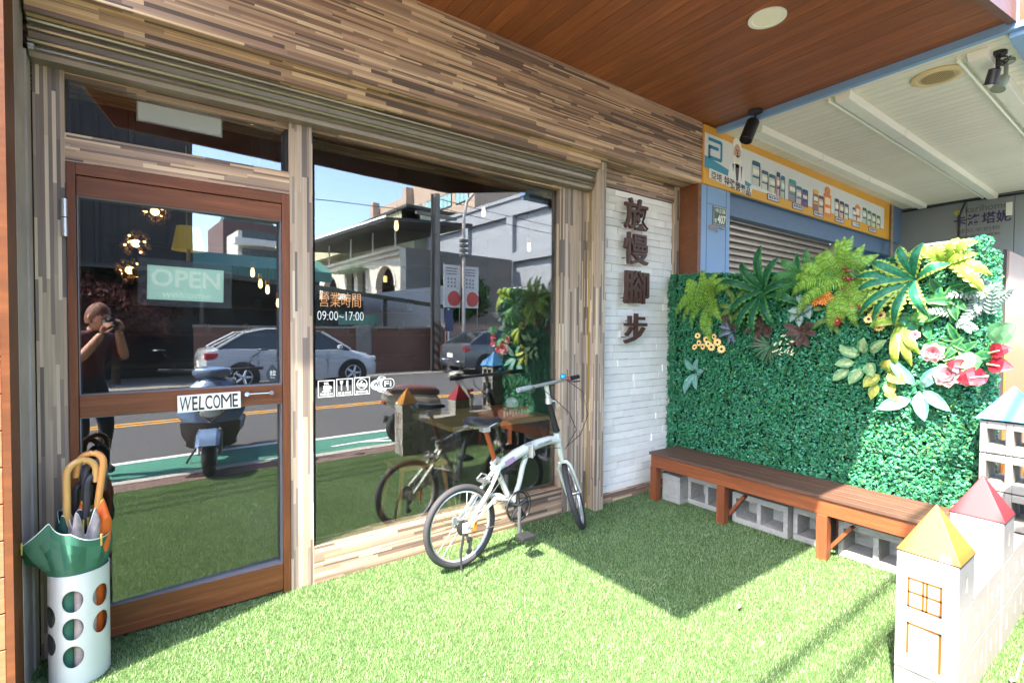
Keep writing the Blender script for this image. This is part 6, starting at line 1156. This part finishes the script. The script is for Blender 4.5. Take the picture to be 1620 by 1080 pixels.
def crown(name, c, rx_, ry_, rz_, n, m, parent, size):
    q = RNG.normal(0, 1, (n, 3)); q /= np.linalg.norm(q, axis=1, keepdims=True); r = RNG.uniform(.35, 1, n)**.5; lump = 1+.22*np.sin(q[:, 0]*6+q[:, 2]*5)+.15*np.sin(q[:, 1]*9)
    P = np.array(c)+q*(r*lump)[:, None]*np.array([rx_, ry_, rz_]); Nn = RNG.normal(0, 1, (n, 3)); Nn /= np.linalg.norm(Nn, axis=1, keepdims=True); U = np.cross(Nn, RNG.normal(0, 1, (n, 3))); U /= np.linalg.norm(U, axis=1, keepdims=True); Vv = np.cross(Nn, U); L = RNG.uniform(.6, 1.2, n)[:, None]*size
    V = np.stack([P-U*L, P+Vv*L*.5, P+U*L, P-Vv*L*.5], 1); arr(name, V.reshape(-1, 3), np.arange(4*n).reshape(-1, 4), m, parent)
crown('crown', (.3, -10.6, 1.75), 1.5, 1.1, .95, 7000, leafmat('red_brown_leaf', (.05, .015, .012), (.12, .03, .02), .5, .3), tr, .07)
for (lab, x, y, z, h, sx) in (('small green tree between the white wall and white building', 13.6, -15.0, 2.6, 3, 1.3),):
    tt = T('street_tree', lab, 'tree', (x, y, 0)); g = G(); g.tube([(x, y, -.05), (x+.05, y, z*.5), (x, y, z)], [.16, .12, .08], 8); g.build('trunk', flat('bark_brown', '4a382c', .9), tt); crown('crown', (x, y, z+.4), sx, sx, h*.35, 5000, leafmat('street_tree_leaf', (.02, .07, .02), (.05, .12, .03), .5, .3), tt, .13)
tw_ = T('temple_roofs', 'two dark pointed green roofs on the skyline far left', 'building', (10, -52, 0)); g = G(); g.box(10.5, 17, -60, -52, -.05, 12.6); g.build('wall', flat('far_red_wall', '5f4a48', .8), tw_); g = G()
for (x, h, w) in ((12.0, 17.0, 1.3), (14.4, 15.4, 1.3)): g.add([(x-w, -54-w, 12.6), (x+w, -54-w, 12.6), (x+w, -54+w, 12.6), (x-w, -54+w, 12.6), (x, -54, h)], [(3, 2, 1, 0), (0, 1, 4), (1, 2, 4), (2, 3, 4), (3, 0, 4)])
g.build('roofs', flat('far_green_roof', '3f5550', .7), tw_)
up_ = T('utility_pole', 'grey concrete utility pole with black and yellow striped foot', 'pole', (8.6, -9.0, 0)); g = G(); g.tube([(8.62, -9.05, -.05), (8.62, -9.05, 6.05)], [.16, .12], 16); g.build('shaft', CONCG, up_, True); g = G(); g.tube([(8.42, -9.0, -.05), (8.42, -9.0, 6.0)], .05, 10); g.build('conduit', flat('conduit_dark', '3c3833', .6), up_, True); g = G(); g.obox((8.62, -9.05, 5.3), (1.6, .1, .1)); g.build('crossarm', CONCG, up_)
def hazard():
    k = N('hazard_stripes'); s_ = k.new('SeparateXYZ'); k.link(k.co(), s_.inputs[0]); f = k.math('FRACT', k.math('MULTIPLY', k.math('ADD', s_.outputs[0], s_.outputs[2]), 3.2)); k.link(k.mix(k.math('GREATER_THAN', f, .5), (.02, .02, .02), hx('7a5a44')), k.p.inputs['Base Color']); return k.m
g = G(); g.tube([(8.62, -9.05, -.04), (8.62, -9.05, 1.7)], [.166, .155], 16, False); g.build('hazard_band', hazard(), up_, True)
lp = T('street_lamp', 'galvanised street lamp with curved arm and dark ringed box', 'street lamp', (9.72, -9.0, 0)); g = G(); g.tube([(9.72, -9.0, -.05), (9.72, -9.0, 5.4), (9.85, -9.0, 6.0), (10.3, -8.8, 6.6), (11.0, -8.4, 6.8)], [.075, .06, .055, .05, .05], 12); g.build('post', GALV, lp, True)
g = G()
for i in range(4): g.lathe([(.075, 4.0+i*.17), (.16, 4.02+i*.17), (.16, 4.10+i*.17), (.075, 4.12+i*.17)], (9.72, -9.0, 0), 18)
g.build('rings', flat('ring_dark', '5c5c5a', .5), lp); g = G(); g.obox((11.4, -8.2, 6.8), (.7, .25, .12)); g.build('lamp_head', GALV, lp, bevel=.03)
ts = T('road_sign', 'small dark blue road sign on a white post across the road', 'sign', (9.0, -8.9, 0)); g = G(); g.cyl((9.02, -8.9, -.05), (9.02, -8.9, 2.15), .03, 8); g.build('post', WHITEP, ts); G().box(8.86, 9.18, -8.868, -8.855, 1.35, 2.1).build('panel', flat('sign_navy', '27345e', .4), ts)
bp_ = []
for lab, x0, x1 in (('white street banner with dotted grid and red disc, left of its pair', 9.02, 9.72), ('white street banner with large red disc, right of its pair', 9.82, 10.52)):
    b = T('street_banner', lab, 'banner', ((x0+x1)/2, -9.2, 2), 'white banners across the road'); G().box(x0, x1, -9.22, -9.20, 2.2, 3.7).build('cloth', flat('banner_white', 'cfcac4', .7), b); g = G(); g.prism(ell((x0+x1)/2+.08, 2.52, .27, .27, 28), -9.199, -9.196); g.build('disc', flat('banner_red', 'c4524a', .7), b)
    g = G()
    for i in range(3):
        for j in range(3): g.prism(ell(x0+.18+i*.14, 2.95+j*.13, .04, .04, 10), -9.199, -9.197)
    for j in range(3): g.box(x0+.08, x0+.55, -9.199, -9.197, 3.36+j*.1, 3.40+j*.1)
    g.build('print', flat('banner_print', '6a6664', .7), b); g = G(); g.cyl((x0+.02, -9.23, 1.4), (x0+.02, -9.23, 3.75), .015, 6); g.cyl((x1-.02, -9.23, 1.4), (x1-.02, -9.23, 3.75), .015, 6); g.build('poles', STEEL, b)
def wire(pts, r=.012):
    g = G(); P = []
    a, b, sag = pts
    for i in range(25): t = i/24; p = Vector(a).lerp(Vector(b), t); p.z -= sag*4*t*(1-t); P.append(p)
    g.tube(P, r, 5); return g
for i, (a, b, sg_) in enumerate((((8.6, -9.05, 5.9), (34, -8.9, 6.6), .5), ((8.6, -9.05, 5.6), (34, -8.9, 6.2), .5), ((8.6, -9.05, 5.4), (-40, -9.0, 5.8), .9), ((8.6, -9.05, 5.0), (13, -16.0, 5.2), .3))):
    tag(wire((a, b, sg_)).build('overhead_cable', BLACK, smooth=True), ('black overhead cable running right from the pole top', 'lower black overhead cable running right from the pole', 'black overhead cable running left from the pole', 'black service cable from the pole to the arcade building')[i], 'cable', 'overhead cables')
for i, (y, z) in enumerate(((-.27, 5.4), (-.53, 5.75), (-.79, 6.0))):
    tag(wire(((-45, y-.1, z), (55, y, z), .35), .019).build('overhead_cable', BLACK, smooth=True), ('thick black cable above the kerb, lowest of three', 'thick black cable above the kerb, middle of three', 'thick black cable above the kerb, highest of three')[i], 'cable', 'overhead cables')
# ------------------------------------------------------------------ the photographer
def skinned(name, chain, edges, m, parent, sub=2, root=0):
    me = bpy.data.meshes.new(name); me.from_pydata([c[0] for c in chain], edges, []); o = bpy.data.objects.new(name, me); COL.objects.link(o); o.modifiers.new('skin', 'SKIN'); sk = me.skin_vertices[0].data
    for i, c in enumerate(chain): r_ = c[1]; sk[i].radius = r_ if isinstance(r_, tuple) else (r_, r_)
    sk[root].use_root = True; s_ = o.modifiers.new('sub', 'SUBSURF'); s_.levels = s_.render_levels = sub; bpy.context.view_layer.update()
    m2 = bpy.data.meshes.new_from_object(o.evaluated_get(bpy.context.evaluated_depsgraph_get())); bpy.data.objects.remove(o); m2.name = name
    for p in m2.polygons: p.use_smooth = True
    m2.materials.clear(); m2.materials.append(m); return m2
SKIN = mat('skin', hx('b5846a'), .5, var=.08, scale=14); SHIRT = mat('maroon_shirt', hx('4a2028'), .8, var=.15, scale=12); TROU = mat('dark_trousers', hx('26262c'), .85, var=.1); HAIR = mat('brown_hair', hx('6a3f26'), .6, var=.3, scale=40, stretch=(1, 1, 6)); LENS = flat('lens_glass', (.01, .01, .012), .05)
FWD = Vector((.58, .815, 0)).normalized(); SID = Vector((FWD.y, -FWD.x, 0)); PC = Vector((-.255, -.33, 0))      # SID points to the person's right
def pp(f, s_, z): return PC+FWD*f+SID*s_+Vector((0, 0, z))
pr = T('person', 'person in maroon shirt holding a camera to the face, mirrored in the door', 'person', PC)
ch = [(pp(-.06, 0, .90), (.14, .115)), (pp(-.03, 0, 1.02), (.135, .105)), (pp(.0, 0, 1.17), (.150, .115)), (pp(.02, 0, 1.29), (.135, .095)), (pp(.05, 0, 1.36), .058), (pp(.08, 0, 1.425), .055),
      (pp(.02, .175, 1.30), .062), (pp(.14, .22, 1.10), .046), (pp(.23, .10, 1.34), .036), (pp(.235, .085, 1.375), .03),
      (pp(.02, -.175, 1.30), .062), (pp(.15, -.21, 1.09), .046), (pp(.245, -.09, 1.31), .036), (pp(.25, -.07, 1.35), .03),
      (pp(-.05, .10, .82), .098), (pp(.05, .115, .47), .066), (pp(-.03, .12, .08), .044), (pp(.11, .13, .03), .040), (pp(-.05, -.10, .82), .098), (pp(.06, -.115, .47), .066), (pp(-.02, -.12, .08), .044), (pp(.12, -.13, .03), .040)]
body = skinned('body', ch, [(0, 1), (1, 2), (2, 3), (3, 4), (4, 5), (3, 6), (6, 7), (7, 8), (8, 9), (3, 10), (10, 11), (11, 12), (12, 13), (0, 14), (14, 15), (15, 16), (16, 17), (0, 18), (18, 19), (19, 20), (20, 21)], SKIN, pr)
body.materials.append(SHIRT); body.materials.append(TROU); body.materials.append(BLACK)
for p in body.polygons:
    c = p.center; d = c-PC; f_, s_ = d.dot(FWD), d.dot(SID); arm_low = f_ > .155 and c.z > 1.05 and c.z < 1.5
    p.material_index = 3 if c.z < .085 else 2 if c.z < .95 else 0 if (arm_low or c.z > 1.375) else 1
bo = place(body, 'body', pr)
HC = pp(.125, -.005, 1.50)
g = G(); vs = []; rows = []
for i in range(15):
    ph = math.pi*i/14; zz = -math.cos(ph); rr_ = math.sin(ph); row = []
    for j in range(20):
        a = 2*math.pi*j/20; fx = math.cos(a)*rr_*.098*(1+.05*zz); sx = math.sin(a)*rr_*.078*(1-.12*max(0, -zz))
        if zz < 0: fx += .012*rr_*max(0, math.cos(a))
        row.append(HC+FWD*fx+SID*sx+Vector((0, 0, zz*.118)))
    rows.append(row)
for i in range(14):
    for j in range(20): g.add([rows[i][j], rows[i][(j+1) % 20], rows[i+1][(j+1) % 20], rows[i+1][j]], [(0, 1, 2, 3)])
nose = HC+FWD*.098; g.add([nose+Vector((0, 0, .015)), nose+SID*.014-Vector((0, 0, .028)), nose-SID*.014-Vector((0, 0, .028)), nose+FWD*.022-Vector((0, 0, .022))], [(0, 1, 3), (0, 3, 2), (1, 2, 3)])
for s_ in (-1, 1): g.ball(HC+SID*(.080*s_)-Vector((0, 0, .005)), .026, 8, 6, (.6, .6, 1.1))
g.build('head', SKIN, pr, True)
g = G()
for s_ in (-1, 1): g.ball(HC+FWD*.088+SID*(.031*s_)+Vector((0, 0, .012)), .011, 8, 6)
g.build('eyes', flat('eye_dark', '1c1614', .2), pr, True); g = G(); g.tube([HC+FWD*.094+SID*.022-Vector((0, 0, .052)), HC+FWD*.100-Vector((0, 0, .050)), HC+FWD*.094-SID*.022-Vector((0, 0, .052))], .005, 6); g.build('mouth', flat('lip', '8a4f48', .5), pr, True)
g = G(); rows = []
for i in range(9):
    ph = math.pi*(.40+.60*i/8); zz = -math.cos(ph); rr_ = math.sin(ph); rows.append([HC+FWD*(math.cos(a)*rr_*.108-.010)+SID*(math.sin(a)*rr_*.088)+Vector((0, 0, zz*.130+(.030 if math.cos(a) > .3 else -.02)*(1-i/8)+.003*math.sin(a*9))) for a in [2*math.pi*j/32 for j in range(32)]])
g.loft(rows, False); g.build('hair', HAIR, pr, True)
cm = T('hand_camera', 'black camera held up to the photographer face', 'camera', pp(.28, 0, 1.43)); CC = pp(.262, .0, 1.425); Rm = Matrix((FWD, SID, Vector((0, 0, 1)))).transposed()
g = G(); g.obox(CC, (.045, .13, .085), Rm); g.obox(CC+Vector((0, 0, .052)), (.05, .05, .03), Rm); g.build('camera_body', BLACK, cm, bevel=.008); g = G(); g.tube([CC+FWD*.02, CC+FWD*.055, CC+FWD*.058], [.032, .034, .030], 20); g.build('lens_barrel', BLACK, cm, True); g = G(); g.tube([CC+FWD*.0585, CC+FWD*.0595], .027, 20); g.build('lens', LENS, cm, True)
def hand(wr, ax, palmn, sgn, name):
    ax = ax.normalized(); sdv = ax.cross(palmn).normalized()*sgn; chs = [(wr, .026), (wr+ax*.045, (.034, .017)), (wr+ax*.082, (.036, .015))]; ed = [(0, 1), (1, 2)]
    me = skinned('palm', chs, ed, SKIN, pr, 2); o = place(me, 'hand', pr)
    for i, (off, L) in enumerate(((-.027, .070), (-.009, .080), (.009, .075), (.026, .058))):
        b = wr+ax*.078+sdv*off; d1 = (ax*.75+palmn*.65).normalized(); d2 = (ax*.05+palmn).normalized(); place(skinned('finger', [(b-ax*.012, .009), (b+ax*.004, .0088), (b+d1*L*.45, .0082), (b+d1*L*.45+d2*L*.32, .0074), (b+d1*L*.35+d2*L*.58-ax*.006, .0062)], [(0, 1), (1, 2), (2, 3), (3, 4)], SKIN, pr, 2), 'finger', o)
    b = wr+ax*.028+sdv*-.026; place(skinned('thumb', [(b, .012), (b-sdv*.024+ax*.022, .0105), (b-sdv*.030+ax*.048+palmn*.016, .009), (b-sdv*.022+ax*.066+palmn*.030, .007)], [(0, 1), (1, 2), (2, 3)], SKIN, pr, 2), 'thumb', o)
hand(pp(.235, .085, 1.375), Vector((0, 0, .9))+FWD*.35, -SID, 1, 'hand'); hand(pp(.25, -.07, 1.35), Vector((0, 0, .75))+FWD*.5, SID, -1, 'hand')
bw = T('apartment_building', 'pale apartment block with balconies on the skyline behind the car', 'building', (12, -38, 0)); G().box(8.9, 13.5, -42, -38, -.05, 9.2).build('wall', mat('pale_apartment_render', hx('b9b6b0'), .8, var=.1), bw)
for z in (5.2, 6.6, 8.0): G().box(8.5, 13.5, -38, -37.1, z, z+.5).build('balcony', mat('balcony_white', hx('cfcdc8'), .8), bw); G().box(9.2, 13.2, -37.99, -37.9, z+.55, z+1.2).build('window', flat('far_window', '3a4448', .3), bw)
gh = T('green_awning_shop', 'low shop with long green awning beyond the brown brick wall', 'building', (4.6, -16, 0)); G().box(2.5, 7.0, -19, -16, -.05, 3.6).build('wall', flat('low_shop_wall', '3a3632', .8), gh); g = G(); g.prism([(-16, 4.3), (-14.6, 3.7), (-14.6, 3.3), (-16, 3.5)], 2.5, 7.0, 'yz'); g.build('awning', flat('shop_green_awning', '4f7f70', .7), gh)
g = G(); leafquad(g, Vector((2.36, 1.32, .0)), Vector((.8, .4, .1)), .045, .011, .3, Vector((0, 0, 1))); tag(g.build('fallen_leaf', [flat('dry_leaf', '9a7a6a', .8), flat('dry_leaf_rim', '7d6052', .8)]), 'small dry leaf lying on the shaded turf', 'leaf')
g = G(); g.tube([(2.82, .40, .0), (3.02, .41, .008), (3.2, .395, .004)], [.005, .004, .002], 6); leafquad(g, Vector((2.80, .40, .004)), Vector((-.9, .1, .1)), .05, .012, .3, Vector((0, 0, 1))); tag(g.build('dry_stalk', flat('dry_stalk_tan', 'a88a6a', .8)), 'dry tan stalk lying on the turf outside the castle wall', 'stalk')
